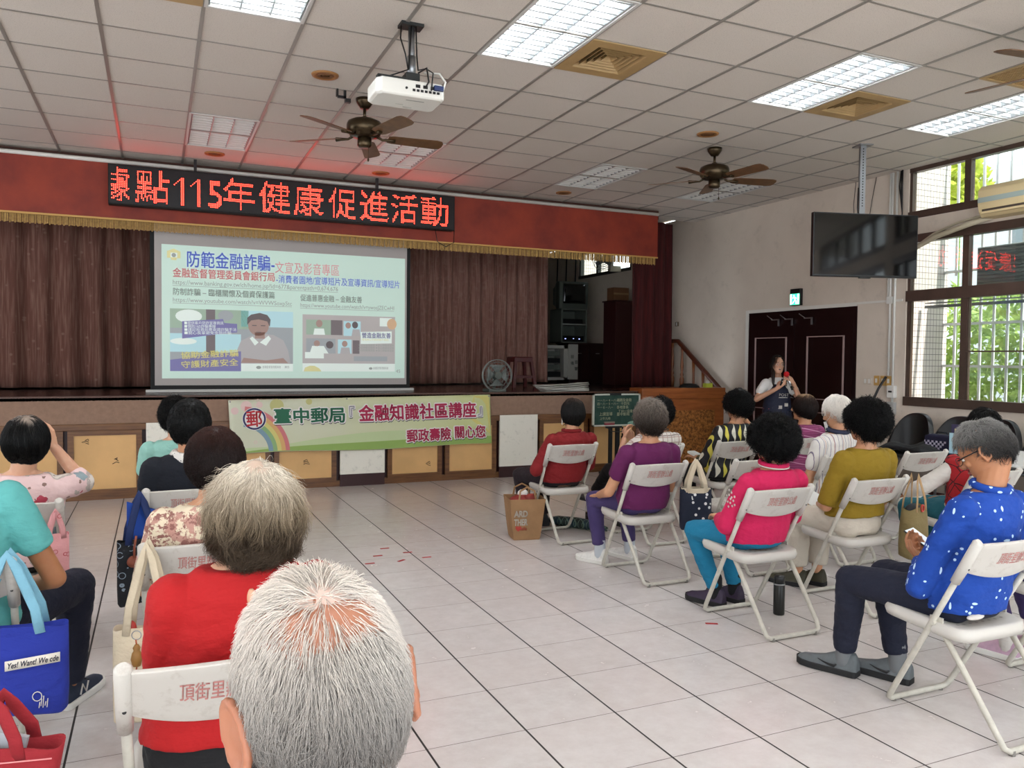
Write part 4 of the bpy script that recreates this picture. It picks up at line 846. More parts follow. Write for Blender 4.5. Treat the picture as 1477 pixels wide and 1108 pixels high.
# ------------------------------------------------------------------ folding chairs
g = G('white painted chair plastic'); n = g.ramp(g.noise(18, 5, None, .7), .55, .8); g.color(g.mix(n, '#bfbab2', '#a0968b')); g.p(.45); M_CH = g.m
M_CHT = mat('white enamelled steel tube', '#beb9ac', .4, var=.18, vscale=22); M_PRINT = mat('faded red print', '#bd7f79', .6)
def chair_proto():
    T = thing('folding_chair', 'x', 'chair')
    bx = lambda y, z: -.16+(y if y else 0)
    yb = lambda z: .265-.425*(z-.02)/.785
    # back panel, bowed backwards between two sleeves
    def back(u, v):
        x = -.2+.4*u; z = .795-.165*v*(1-.0*u)-.0; bow = .035*(1-(2*u-1)**2)
        z -= v*(-.03)*(1-(2*u-1)**2)*-1 if v > .99 else 0
        z = .797+.008*math.sin(u*math.pi)-v*(.125+.04*(1-(2*u-1)**2)); return (x, yb(z)-.006-bow, z)
    bk = obj('backrest', MB().slab(lambda u, v: (back(u, v), (0, -1, -.3)), 18, 6, .016), M_CH, T, bevel=.003)
    for s in (-1, 1):
        sl = MB().tube([(s*.215, yb(.625), .625), (s*.215, yb(.7), .7), (s*.216, yb(.8), .803), (s*.216, yb(.81), .808)], [.019, .021, .021, .014], 12); obj('sleeve', sl, M_CH, bk)
        obj('screw', MB().cyl((s*.215, yb(.69)-.024, .69), (s*.215, yb(.69)-.018, .69), .005, seg=8), M_BLACK, bk)
    q = MB(); put_text(q, '頂街里辦公處', lambda x, z: (lambda p: (p[0], p[1]-.0105, p[2]))(back((x+.2)/.4, (.763-z)/.14*0+ (.045-z)/.15+.28)), .052, 0, .012, .2, center=True); obj('lettering', q, M_PRINT, bk)
    fr = MB().tube([(-.214, yb(.64), .64), (-.205, yb(.4), .4), (-.193, yb(.06), .06), (-.187, .262, .028), (-.165, .268, .016), (.165, .268, .016), (.187, .262, .028), (.193, yb(.06), .06), (.205, yb(.4), .4), (.214, yb(.64), .64)], .0125, 10); obj('front_frame', fr, M_CHT, T)
    re = MB().tube([(-.19, .03, .43), (-.19, -.1, .26), (-.188, -.245, .06), (-.182, -.262, .028), (-.16, -.27, .016), (.16, -.27, .016), (.182, -.262, .028), (.188, -.245, .06), (.19, -.1, .26), (.19, .03, .43)], .0125, 10); obj('rear_frame', re, M_CHT, T)
    for s in (-1, 1):
        q = MB().cyl((s*.175, .03, .43), (s*.222, .03, .43), .008, seg=10); q.box((s*.196-.003, .0, .405), (s*.196+.003, .06, .455)); q.box((s*.178-.002, .03, .395), (s*.178+.002, .24, .415)); obj('hinge', q, M_CHT, T)
        for y in (-.272, .27): obj('foot_cap', MB().cyl((s*.15, y, .0), (s*.15, y, .02), .012, .013, 10), mat('grey rubber', '#77736c', .8), T)
    g_ = G('chair seat plastic') if 'seat' not in _M else None
    if g_:
        X, Y, Z = g_.sep(g_.obj()); fx = g_.math('SUBTRACT', g_.math('FRACT', g_.math('MULTIPLY', X, 26)), .5); fy = g_.math('SUBTRACT', g_.math('FRACT', g_.math('MULTIPLY', Y, 26)), .5)
        r = g_.math('ADD', g_.math('MULTIPLY', fx, fx), g_.math('MULTIPLY', fy, fy)); dot = g_.math('MULTIPLY', g_.math('SUBTRACT', 1, g_.ramp(r, .02, .04)), g_.math('MULTIPLY', g_.math('LESS_THAN', g_.math('ABSOLUTE', X), .15), g_.math('MULTIPLY', g_.math('LESS_THAN', g_.math('ABSOLUTE', g_.math('SUBTRACT', Y, .1)), .15), g_.math('GREATER_THAN', Z, .415)))); g_.color(g_.mix(dot, '#bfbab2', '#8d877f')); g_.p(.45); _M['seat'] = g_.m
    def ring(k, z, dip=0):
        R = []
        for i in range(40):
            a = 2*math.pi*i/40; c, s = math.cos(a), math.sin(a); e = .32; x = .205*k*abs(c)**e*(1 if c > 0 else -1); y = .105+.205*k*abs(s)**e*(1 if s > 0 else -1); R.append((x, y, z+.012*(y-.1)/.2-dip*0))
        return R
    q = MB().rings([ring(.9, .388), ring(1.0, .388), ring(1.03, .41), ring(1.01, .437), ring(.94, .44), ring(.6, .43), ring(.2, .427)], 0); obj('seat', q, _M['seat'], T)
    return T
CH = [(3.15, 5.97, 'white folding chair under the woman in the dark red sweater'), (3.13, 4.70, 'white folding chair under the woman in the purple top'), (3.17, 3.58, 'white folding chair under the woman in the bright pink polo'), (3.15, 2.25, 'white folding chair under the man in the blue dotted shirt'),
      (4.01, 3.65, 'white folding chair under the woman in the mustard top'), (3.95, 4.64, 'empty white folding chair right in front of the woman in pink'), (3.80, 5.66, 'white folding chair under the woman in the pale checked blouse'), (4.68, 5.74, 'white folding chair under the woman in the black and yellow dress'),
      (5.56, 5.76, 'white folding chair under the woman in the mauve striped top'), (5.56, 4.57, 'empty white folding chair in front of the black armchairs'), (4.75, 4.60, 'white folding chair under the white haired man in the striped shirt'), (5.03, 3.62, 'white folding chair under the person in the white sleeves and red vest'), (4.02, 2.3, 'white folding chair at the right edge, under the person in pale pink sneakers'),
      (.145, 2.125, 'white folding chair under the grey haired woman in red'), (.17, 3.37, 'white folding chair under the woman in the floral blouse, with a cream bag'), (.165, 4.69, 'white folding chair under the person in the navy vest'), (.17, 5.93, 'white folding chair under the person in pale mint'), (-.645, 4.53, 'white folding chair under the woman in the pink floral blouse'), (-.674, 3.32, 'white folding chair under the person in the aqua polo'), (-.66, 2.1, 'white folding chair at the left edge with the red bag on it'), (.16, .93, 'white folding chair under the white haired man in front')]
proto = chair_proto()
for k, (x, y, lab) in enumerate(CH):
    o = proto if k == 0 else copy_tree(proto); o.location = (x, y, 0); o['label'] = lab; o['group'] = 'white folding chairs'

# ------------------------------------------------------------------ people
def nz(P, seed, f=1.0):
    rs = np.random.RandomState(seed); o = np.zeros(len(P))
    for k in range(6):
        d = rs.randn(3); d /= np.linalg.norm(d); w_ = f*(1+.6*k); e = rs.randn(3); o += np.sin(P@d*w_+rs.rand()*6+1.3*np.sin(P@e*w_*.7+rs.rand()*6))/(1+.5*k)
    return o/2.2
def fuse(name, mb, m, vox, sm=4, parent=None, wrinkle=0, seed=0, wf=22, loc=(0, 0, 0), cloth=None):
    me = mb.mesh('tmp', m); o = bpy.data.objects.new(name, me); COL.objects.link(o)
    r = o.modifiers.new('r', 'REMESH'); r.mode = 'VOXEL'; r.voxel_size = vox; r.use_smooth_shade = True
    s = o.modifiers.new('s', 'SMOOTH'); s.factor = .5; s.iterations = sm
    dg = bpy.context.evaluated_depsgraph_get(); new = bpy.data.meshes.new_from_object(o.evaluated_get(dg)); o.modifiers.clear()
    if wrinkle:
        n = len(new.vertices); P = np.empty(n*3, np.float32); N = np.empty(n*3, np.float32); new.vertices.foreach_get('co', P); new.vertices.foreach_get('normal', N); P = P.reshape(-1, 3); N = N.reshape(-1, 3)
        P = P+N*(wrinkle*(nz(P, seed, wf)+.5*nz(P*np.array([1, 1, 2.2]), seed+1, wf*2)))[:, None]; new.vertices.foreach_set('co', P.astype(np.float32).ravel())
    new.polygons.foreach_set('use_smooth', [True]*len(new.polygons)); new.materials.clear(); new.materials.append(m); new.name = name
    o.data = new; bpy.data.meshes.remove(me); o.location = loc
    if parent: o.parent = parent
    return o
def arr_mesh(name, V, F, mats, col=None):
    me = bpy.data.meshes.new(name); nv, nf = len(V), len(F)
    me.vertices.add(nv); me.vertices.foreach_set('co', np.asarray(V, np.float32).ravel()); me.loops.add(nf*4); me.loops.foreach_set('vertex_index', np.asarray(F, np.int32).ravel()); me.polygons.add(nf); me.polygons.foreach_set('loop_start', np.arange(nf, dtype=np.int32)*4)
    me.polygons.foreach_set('use_smooth', np.ones(nf, bool)); me.materials.append(mats); me.update(); me.validate()
    if col is not None:
        a = me.color_attributes.new('tone', 'FLOAT_COLOR', 'POINT'); c = np.ones((nv, 4), np.float32); c[:, :3] = col; a.data.foreach_set('color', c.ravel())
    return me
def hairmat():
    g = G('hair'); a = g.n('ShaderNodeAttribute', attribute_name='tone'); g.set(g.b, 'Base Color', a.outputs['Color']); g.p(.45); g.b.inputs['Specular IOR Level'].default_value = .25; return g.m
M_HAIR = hairmat()
def skinm(name, c):
    g = G(name); n = g.ramp(g.noise(30, 4), .3, .7); a = lin(c); g.color(g.mix(g.math('MULTIPLY', n, .5), a, (a[0]*.9, a[1]*.74, a[2]*.68))); g.p(.5); g.b.inputs['Subsurface Weight'].default_value = .08; g.b.inputs['Subsurface Scale'].default_value = .01; g.bump(g.noise(220, 2), .06, .002); return g.m
SK = [skinm('skin warm', '#c08e6c'), skinm('skin light', '#cfa083'), skinm('skin tan', '#a8734f'), skinm('skin ruddy', '#a06a50')]
def add_head(mb, M, o, s=1.0, ears=1.0):
    lv = [(.116, .012, .01, -.02), (.11, .036, .034, -.05), (.097, .054, .062, -.078), (.075, .068, .081, -.094), (.045, .0755, .091, -.1), (.015, .077, .094, -.1), (-.01, .0765, .09, -.096), (-.035, .074, .088, -.086), (-.058, .069, .088, -.072), (-.08, .061, .087, -.05), (-.1, .05, .085, -.02), (-.114, .034, .079, .012), (-.121, .015, .068, .03)]
    X = lambda p: o + M @ (Vector(p)*s)
    R = []
    for z, hw, yf, ybk in lv:
        cy, ry_ = (yf+ybk)/2, (yf-ybk)/2; R.append([X((hw*(abs(math.cos(a))**.9)*(1 if math.cos(a) > 0 else -1), cy+ry_*math.sin(a)*(1 if math.sin(a) < 0 else 1), z)) for a in (2*math.pi*j/28 for j in range(28))])
    mb.rings(R)
    mb.caps(X((0, .086, .012)), .009*s, X((0, .107, -.03)), .0135*s); mb.ell(X((0, .1, -.036)), (.017*s, .012*s, .011*s), M)
    mb.caps(X((-.035, .083, .022)), .011*s, X((.035, .083, .022)), .011*s)
    for sx in (-1, 1):
        mb.ell(X((sx*.036, .07, -.028)), (.024*s, .018*s, .018*s), M); mb.caps(X((-.0, .088, -.066)), .008*s, X((sx*.02, .08, -.067)), .006*s)
        if ears:
            Me = M @ rz(-sx*.35) @ rx(-.15); c = X((sx*(.08+.012*(ears-1)/.3), -.012, -.012)); es = s*ears; mb.tube([c + Me @ (Vector((sx*.008*math.cos(a)*0+sx*.006, .017*math.cos(a)-.004, .03*math.sin(a)))*es) for a in (2*math.pi*i/14 for i in range(14))], .0058*s, 8, close=True); mb.ell(c+Me @ Vector((0, 0, 0)), (.006*es, .016*es, .028*es), Me); mb.ell(c+Me @ (Vector((sx*.003, .006, -.03))*es), (.006*es, .009*es, .01*es), Me)
    mb.ell(X((0, .078, -.108)), (.018*s, .013*s, .013*s), M)
def add_hand(mb, wr, d, n, side, curl=.5, s=1.0, spread=.0):
    """wrist point, finger direction, back-of-hand normal, +1/-1 thumb side (x axis = d x n)"""
    d = Vector(d).normalized(); n = Vector(n); n = (n-d*n.dot(d)).normalized(); x = d.cross(n)*side
    wr = Vector(wr); K = []
    for i, (off, L) in enumerate(((.031, .071), (.011, .079), (-.009, .074), (-.028, .058))):
        base = wr+x*off*.55*s+d*.012; kn = wr+x*off*s+d*(.088-.006*abs(i-1))*s; mb.caps(base, .0135*s, kn, .0105*s, 10)
        p = kn; a = curl*.55; dd = d.copy()+x*spread*(1.5-i)*.12
        for j, (f, r0, r1) in enumerate(((.45, .0092, .0085), (.3, .0085, .0078), (.25, .0078, .0066))):
            an = curl*(.5, 1.2, 1.75)[j]*1.0+.06*i*curl; v = (dd*math.cos(an)-n*math.sin(an)).normalized(); e = p+v*L*f*s*1.12; mb.caps(p, r0*s, e, r1*s, 10); p = e
    t0 = wr+x*.022*s+d*.025*s; t1 = t0+(x*.75+d*.62-n*.25*(1+curl)).normalized()*.042*s; t2 = t1+(x*.25+d*.95-n*.35*(1+curl)).normalized()*.034*s
    mb.caps(wr+x*.012*s, .014*s, t1, .0115*s, 10); mb.caps(t1, .0112*s, t2, .0085*s, 10); mb.ell(wr+d*.045*s, (.03*s, .03*s, .014*s), Matrix((x, d, n)).transposed())
def hair_part(root, M, o, s, h, seed):
    """cap following the skull plus fine strands combed away from the crown"""
    rs = np.random.RandomState(seed); R = np.array(h['R'])*s; cen = np.array(h.get('cen', (0, -.01, .005)))*s; crown = np.array(h.get('crown', (0, -.45, .89))); crown = crown/np.linalg.norm(crown)
    zf, zs, zm, zb = h.get('line', (.5, .05, -.4, -.8)); Mn = np.array(M); on = np.array(o)
    def mask(d):
        ca = d[:, 1]/np.maximum(1e-6, np.hypot(d[:, 0], d[:, 1])); zl = np.interp(ca, (-1, -.35, .15, .55, 1), (zb, zb, zm, zs, zf)); zl = zl+.05*nz(d, seed+9, 7); return np.clip((d[:, 2]-zl)/.1, 0, 1)
    lump, lf = h.get('lump', .03), h.get('lf', 9)
    def rad(d): return 1+lump*nz(d, seed, lf)
    nu, nv = 72, 44; th = np.linspace(0, math.pi, nv+1); ph = np.linspace(0, 2*math.pi, nu, endpoint=False); T_, P_ = np.meshgrid(th, ph, indexing='ij'); D = np.stack([np.sin(T_)*np.cos(P_), np.sin(T_)*np.sin(P_), np.cos(T_)], -1).reshape(-1, 3)
    mk = mask(D); rr = rad(D)*(h.get('out', .62)+(1-h.get('out', .62))*mk**.7)
    def shape(d, q):       # taper towards the nape, or flare out at the ends
        k = np.clip(-d[:, 2], 0, 1)**1.4; f = h.get('flare', -.12); return cen+d*R*q[:, None]*np.stack([1+f*k, 1+(f if f > 0 else f*1.6)*k*(d[:, 1] < .3), np.ones(len(d))], -1)
    V = shape(D, rr)
    colf = h['col']; C = colf(D, np.zeros(len(D)), np.full(len(D), .35)+.15*rs.rand(len(D)))*h.get('base', .6)
    if 'scalp' in h:
        tc = np.array(h['scalp'][0]); tc = tc/np.linalg.norm(tc); f = h['scalp'][2]*np.exp(-((1-D@tc)/h['scalp'][1])**2)[:, None]; C = C*(1-f)+np.array(lin(h['scalp'][3]))*f
    idx = np.arange((nv+1)*nu).reshape(nv+1, nu); F = np.stack([idx[:-1], np.roll(idx, -1, 1)[:-1], np.roll(idx, -1, 1)[1:], idx[1:]], -1).reshape(-1, 4)[:, ::-1]
    N, K = h['n'], h.get('K', 7); d = rs.randn(N*3, 3); d /= np.linalg.norm(d, axis=1)[:, None]; d = d[mask(d) > .25][:N]; N = len(d)
    if 'thin' in h:
        tc = np.array(h['thin'][0]); tc = tc/np.linalg.norm(tc); keep = rs.rand(N) > h['thin'][2]*np.exp(-((1-d@tc)/h['thin'][1])**2); d = d[keep]; N = len(d)
    L = h['len']*(.6+.7*rs.rand(N)); curl = h.get('curl', 0); frq = h.get('freq', 9); phs = rs.rand(N)*6.28; rnd = rs.rand(N); jit = rs.randn(N, 3)*h.get('jit', .25); lift = h.get('lift', .02)
    pts = [shape(d, rad(d)*.985)]; dirs = [d]; cur = d.copy()
    for k in range(1, K):
        t = k/(K-1); fl = cur-crown*(cur@crown)[:, None]; fl /= np.maximum(.15, np.linalg.norm(fl, axis=1))[:, None]; fl = fl+np.array(h.get('grav', (0, 0, -.5)))+jit
        if h.get('wave', 0): e0 = np.cross(cur, fl); e0 /= np.maximum(1e-6, np.linalg.norm(e0, axis=1))[:, None]; fl = fl+e0*(h['wave']*nz(cur, seed+20, h.get('wf', 9)))[:, None]
        
        if curl: 
            a = phs+frq*t; e1 = np.cross(cur, fl); e1 /= np.maximum(1e-6, np.linalg.norm(e1, axis=1))[:, None]; fl = fl+e1*(curl*np.sin(a))[:, None]
        fl = fl-cur*(fl*cur).sum(1)[:, None]; fl /= np.maximum(1e-6, np.linalg.norm(fl, axis=1))[:, None]
        nx = cur+fl*(L/(K-1))[:, None]/R.mean(); nx /= np.linalg.norm(nx, axis=1)[:, None]; cur = nx
        up = 1+lift*t**h.get('lp', 1)*(.3+rnd)*(1+ (np.cos(phs+frq*t*1.3) if curl else 0)*.6); pts.append(shape(cur, rad(cur)*up)); dirs.append(cur)
    Pn = np.stack(pts, 1); Dn = np.stack(dirs, 1); Tn = np.gradient(Pn, axis=1); Tn /= np.maximum(1e-9, np.linalg.norm(Tn, axis=2))[..., None]; S = np.cross(Tn, Dn); S /= np.maximum(1e-9, np.linalg.norm(S, axis=2))[..., None]; U = np.cross(S, Tn)
    w_ = h.get('w', .0012)*(1-.75*np.linspace(0, 1, K)**2)[None, :, None]; ring = [Pn+w_*(S*math.cos(a)+U*math.sin(a)) for a in (math.pi/2, math.pi*7/6, math.pi*11/6)]
    SV = np.stack(ring, 2).reshape(-1, 3); SC = np.stack([colf(Dn[:, k], np.full(N, k/(K-1)), rnd) for k in range(K)], 1); SC = np.repeat(SC[:, :, None, :], 3, 2).reshape(-1, 3)
    b0 = (np.arange(N)*K*3)[:, None, None]+(np.arange(K-1)*3)[None, :, None]; j = np.arange(3)[None, None, :]; jn = (j+1) % 3; SF = np.stack([b0+j, b0+jn, b0+3+jn, b0+3+j], -1).reshape(-1, 4)+len(V)
    AV = np.concatenate([V, SV])@Mn.T+on; me = arr_mesh('hair', AV, np.concatenate([F, SF]), M_HAIR, np.concatenate([C, SC])); return link('hair', me, root)
def tones(stops, axis='z', rv=.25):
    """natural colour of the hair from the roots at the crown to the ends, with strand to strand variation"""
    xs = [s_[0] for s_ in stops]; cs = np.array([lin(s_[1]) for s_ in stops])
    def f(d, t, r):
        x = d[:, 2]-.15*t+.35*(r-.5); c = np.stack([np.interp(x, xs, cs[:, k]) for k in range(3)], -1); return c*(1-rv+2*rv*r)[:, None]
    return f
def shoe(root, ank, d, m, sole, L=.245, kind='shoe', extra=None):
    d = Vector(d); d.z = 0; d.normalize(); x = Vector((d.y, -d.x, 0)); a = Vector(ank); a = Vector((a.x, a.y, a.z))
    lift = max(0, a.z-.085); o = Vector((a.x, a.y, lift))
    S = [(-.062, .03, .0, .09), (-.05, .038, .0, .115), (0, .041, 0, .112), (.04, .043, 0, .1), (.085, .047, 0, .077), (.14, .05, 0, .062), (.18, .045, .002, .055), (.202, .03, .006, .044), (.21, .012, .014, .034)]
    k = L/.25; R = []
    for y, hw, z0, z1 in S: R.append([o+d*y*k+x*(hw*math.cos(t)*(1 if math.sin(t) < 0 else .86))+Vector((0, 0, .02+z0+(z1-.02-z0)*max(0, math.sin(t)))) for t in (2*math.pi*j/18 for j in range(18))])
    up = obj('shoe', MB().rings(R), m, root)
    R = []
    for y, hw, z0, z1 in S: R.append([o+d*y*k*1.02+x*(hw*1.45*math.cos(t))+Vector((0, 0, z0*.8+(.03 if math.sin(t) > 0 else 0.001))) for t in (math.pi/4+math.pi/2*j for j in range(4))])
    obj('sole', MB().rings(R, 0, False), sole, up, bevel=.003)
    if extra: extra(up, o, d, x, k)
    return up
LEG0 = {'L': ((-.105, .44, .475), (-.1, .36, .085), (-.05, 1, 0)), 'R': ((.105, .44, .475), (.1, .36, .085), (.05, 1, 0))}
ARM0 = {'L': ((-.225, .03, .60), (-.13, .28, .555), (.3, 1, -.15), (0, .1, 1), .45), 'R': ((.225, .03, .60), (.13, .28, .555), (-.3, 1, -.15), (0, .1, 1), .45)}
def person(label, c, H, top, pants, shoes, hair, yaw=0, w=1.0, dp=1.0, off=(0, 0), head=(0, 0, 0), hoff=(0, 0, 0), arms=None, legs=None, skin=0, vox=.0065, hs=1.0, sleeve=.5, hem=.45, seed=1, wr=.003, stand=False, topname='shirt', sock=None, cuff=True, lean=0, bust=0, slope=0, ears=1.0, nk=0):
    A = dict(ARM0); A.update(arms or {}); Lg = dict(LEG0); Lg.update(legs or {}); ox, oy = off; m_skin = SK[skin]
    sz = H-.355+nk; V = Vector; z0 = .44
    if stand: z0 = 0.0
    hipz = .5 if not stand else .84
    # spine levels: z, half width, half depth, y
    if not stand:
        T = [(.435, .12, .1, .05), (.47, .175, .125, .05), (.55, .182*w, .125*dp, .042), (.63, .172*w, .115*dp, .03), (.7, .165*w, .108*dp, .012+lean*.2), (sz-.06, .17*w, .112*dp, -.012+lean*.6), (sz, .16*w, .102*dp, -.025+lean*.8), (sz+.035, .14*w, .085, -.032+lean*.9), (sz+.065, .105*w, .07, -.035+lean), (sz+.09, .07, .057, -.035+lean), (sz+.105, .05, .05, -.035+lean)]
    else:
        T = [(.78, .1, .09, 0), (.84, .165, .11, 0), (.95, .16*w, .11*dp, 0), (1.05, .14*w, .1*dp, 0), (1.15, .145*w, .105*dp, 0), (sz-.03, .15*w, .105*dp, -.01), (sz+.015, .14*w, .09, -.015), (sz+.04, .118*w, .075, -.02), (sz+.07, .085, .06, -.02), (sz+.09, .06, .05, -.018), (sz+.105, .048, .048, -.015)]
    def torso(mb, k, zmin=-1, zmax=9):
        R = []
        for z, a, b, y in T:
            if z < zmin-.001 or z > zmax: continue
            f = min(1, max(0, (z-.5)/max(.1, sz-.5))); R.append([(ox*f+(a+k)*(abs(math.cos(t))**.85)*(1 if math.cos(t) > 0 else -1), oy*f+y+(b+k)*math.sin(t), z) for t in (2*math.pi*j/28 for j in range(28))])
        mb.rings(R)
    shw = (.165 if not stand else .15)*w; SH = {s: V((ox+sg*shw, oy+(-.035 if not stand else -.01)+lean*.8, sz-.005-slope)) for s, sg in (('L', -1), ('R', 1))}
    hc = V((ox+hoff[0], oy-.02+lean*1.05+hoff[1], H-.128*hs+hoff[2])); HM = rz(head[0]) @ rx(head[1]) @ ry(head[2])
    piv = V((0, -.015, -.07)); ho = hc
    # body: one continuous skin
    mb = MB(); torso(mb, -.022); add_head(mb, HM, ho, hs, ears)
    nb = V((ox, oy-.035+lean, sz+.06)); mb.caps(nb, .058, ho+HM @ V((0, -.025, -.06)), .054); mb.ell(nb+V((0, 0, -.02)), (.09, .06, .04))
    for s, sg in (('L', -1), ('R', 1)):
        e, wr_, hd, hn, cu = A[s][:5]; e, wr_ = V(e)+V((ox*.6, oy*.6, 0)), V(wr_); kx = .93 if w < 1 else 1
        mb.caps(SH[s]-V((sg*.006, 0, .006)), .045, e, .038*kx); mb.caps(e, .039*kx, wr_, .025); add_hand(mb, wr_+(wr_-e).normalized()*.012, hd, hn, -sg if len(A[s]) < 6 else A[s][5], cu, .96 if w < 1.05 else 1.02)
        k_, an, td = Lg[s]; hp = V((sg*.085, .05, hipz)); mb.caps(hp, .075, k_, .05); mb.caps(k_, .05, V(an)+V((0, 0, .02)), .034); a_ = V(an); t_ = V(td).normalized(); mb.caps(a_-V((0, 0, .03)), .03, a_+t_*.12-V((0, 0, .045)), .025)
    root = fuse('person', mb, m_skin, vox, 3, None, loc=(c[0], c[1], 0)); root.rotation_euler = (0, 0, yaw); tag(root, label, 'person', 'audience' if not stand else None)
    # trousers
    if pants:
        mb = MB()
        if not stand: mb.rings([[((a+.006)*math.cos(t), y+(b+.004)*math.sin(t), z) for t in (2*math.pi*j/24 for j in range(24))] for z, a, b, y in ((.437, .1, .09, .05), (.46, .16, .115, .05), (.53, .165*w, .108*dp, .042), (.6, .15*w, .095*dp, .035))])
        else: torso(mb, .004, 0, 1.0)
        pl = pants[1] if len(pants) > 1 else 1.0; wd = pants[2] if len(pants) > 2 else 1.0
        for s, sg in (('L', -1), ('R', 1)):
            k_, an, td = Lg[s]; k_, an = V(k_), V(an); hp = V((sg*.085, .05, hipz)); mb.caps(hp, .088*wd, k_, .064*wd); e = k_.lerp(an, pl); ax = (an-k_).normalized()
            mb.tube([k_-ax*.03, k_+ax*.03, k_.lerp(e, .5), e-ax*.01, e], [.055*wd, .063*wd, .058*wd, (.05 if pl > .85 else .052)*wd, .045*wd], 16)
        fuse('trousers', mb, pants[0], .009, 4, root, .004, seed+3, 16)
    if shoes:
        for s in ('L', 'R'):
            k_, an, td = Lg[s]; shoe(root, an, td, shoes[0], shoes[1], *(shoes[2:] if len(shoes) > 2 else ()))
            if sock: mb = MB().caps(V(an)-V((0, 0, .02)), .04, V(an)+V((0, 0, .075))+ (V(k_)-V(an)).normalized()*.01, .041); obj('sock', mb, sock, root)
    # top with sleeves
    if top:
        mb = MB(); torso(mb, .006, hem, sz+.085)
        if bust: mb.ell((ox, oy+.06+lean*.5, sz-.12), (.14*w, .1, .1))
        for s, sg in (('L', -1), ('R', 1)):
            e, wr_ = V(A[s][0])+V((ox*.6, oy*.6, 0)), V(A[s][1]); mb.caps(SH[s]+V((-sg*.006, 0, -.002)), .066, SH[s].lerp(e, .5), .061)
            if sleeve <= 1: p = SH[s].lerp(e, sleeve); ax = (e-SH[s]).normalized(); mb.tube([SH[s], SH[s].lerp(e, sleeve*.6), p-ax*.015, p], [.06, .062, .06, .055], 18)
            else: mb.caps(SH[s], .06, e, .056); p = e.lerp(wr_, sleeve-1); ax = (wr_-e).normalized(); mb.caps(e, .056, e.lerp(p, .6), .048); mb.tube([e, e.lerp(p, .5), p-ax*.015, p], [.054, .05, .043, .038], 18)
        fuse(topname, mb, top, .008, 4, root, wr, seed, 20)
    if hair: hair_part(root, HM, ho+HM @ V((0, 0, 0)), hs, hair, seed)
    return root, HM, ho, A, SH
# cloth materials (object space follows the wearer)
def cloth(name, fn, rough=.85, bump=.12, bs=500):
    g = G(name); X, Y, Z = g.sep(g.obj()); g.color(fn(g, X, Y, Z)); g.p(rough); h = g.math('ADD', g.math('MULTIPLY', g.noise(bs, 2), bump*.25), g.noise(7, 4, g.scale(g.obj(), (1, 1, 1.6), (0, 0, 0), (.4, .3, 0)), .55)); g.bump(h, .55, .035); return g.m
plain = lambda c, v=.12: (lambda g, X, Y, Z: g.mix(g.math('MULTIPLY', g.noise(7, 3), v*2), c, tuple(x*.6 for x in lin(c))))
M_DRED = cloth('dark red knit', plain('#7d0b11')); M_RED = cloth('bright red knit', plain('#a80409')); M_PURP = cloth('purple cotton', plain('#5d0f4b')); M_PINK = cloth('hot pink pique', plain('#c4124f')); M_MUST = cloth('mustard jersey', plain('#8a6f0a'))
M_AQUA = cloth('aqua polo cloth', plain('#5fb0ac')); M_NAVY = cloth('navy vest cloth', plain('#090f1c')); M_MINT = cloth('pale mint cloth', plain('#8dbdb0')); M_WHT = cloth('white knit', plain('#c9c3bb')); M_GREY = mat('grey green steel', '#565c54'); M_BLK = cloth('black trouser cloth', plain('#08080c')); M_DNAVY = cloth('dark navy trouser cloth', plain('#090f26')); M_PURT = cloth('violet trouser cloth', plain('#3d2f5e')); M_TURQ = cloth('turquoise trouser cloth', plain('#0b7295')); M_CREAM = cloth('cream linen', plain('#c9bfaf')); M_TEAL = cloth('teal trouser cloth', plain('#1b5f6b')); M_DPURP = cloth('dark aubergine trousers', plain('#1d1018'))
def blobs(g, base, L):
    c = base
    for sc_, th, col, off in L:
        d = g.vor(sc_, vec=g.scale(g.obj(), (1, 1, 1), off)); n = g.math('ADD', d, g.math('MULTIPLY', g.math('SUBTRACT', g.noise(sc_*4, 3), .5), .35)); c = g.mix(g.math('LESS_THAN', n, th), c, col)
    return c
M_FLORP = cloth('pink blouse with grey and red flowers', lambda g, X, Y, Z: blobs(g, '#e3c3c1', [(6.5, .36, '#b5a79f', (0, 0, 0)), (6.5, .27, '#d9d0c6', (0, 0, 0)), (6.5, .12, '#a8938a', (0, 0, 0)), (7, .27, '#8c9ea4', (.5, .2, .1)), (8, .2, '#b03a4e', (.3, .7, .4)), (14, .14, '#8a6a60', (.1, .3, .9))]), .6)
M_FLORB = cloth('cream blouse with dusky flowers', lambda g, X, Y, Z: g.mix(g.ramp(g.noise(30, 5, None, .7), .52, .56), g.mix(g.ramp(g.noise(20, 4), .5, .54), '#dccdb2', '#b88a7c'), '#8a5a52'), .7)
M_STRI = cloth('white shirt with thin stripes', lambda g, X, Y, Z: g.mix(g.math('LESS_THAN', g.math('FRACT', g.math('MULTIPLY', X, 34)), .12), g.mix(g.math('LESS_THAN', g.math('FRACT', g.math('ADD', g.math('MULTIPLY', X, 14), .3)), .06), '#d9d4ce', '#b98a78'), '#77748a'), .7)
def wavy(g, X, Y, Z):
    u = g.math('ADD', g.math('MULTIPLY', X, 17), g.math('MULTIPLY', g.math('SINE', g.math('MULTIPLY', Z, 45)), .12)); f = g.math('FRACT', u); k = g.math('FRACT', g.math('MULTIPLY', g.math('FLOOR', u), .5)); wd = g.math('ADD', .16, g.math('MULTIPLY', g.math('SINE', g.math('MULTIPLY', Z, 38)), .14)); m = g.math('LESS_THAN', g.math('ABSOLUTE', g.math('SUBTRACT', f, .5)), wd); return g.mix(m, '#0c0d14', g.mix(g.math('GREATER_THAN', k, .25), '#d8cc55', '#d9d5c4'))
M_WAVY = cloth('black dress with yellow and white stripes', wavy, .6)
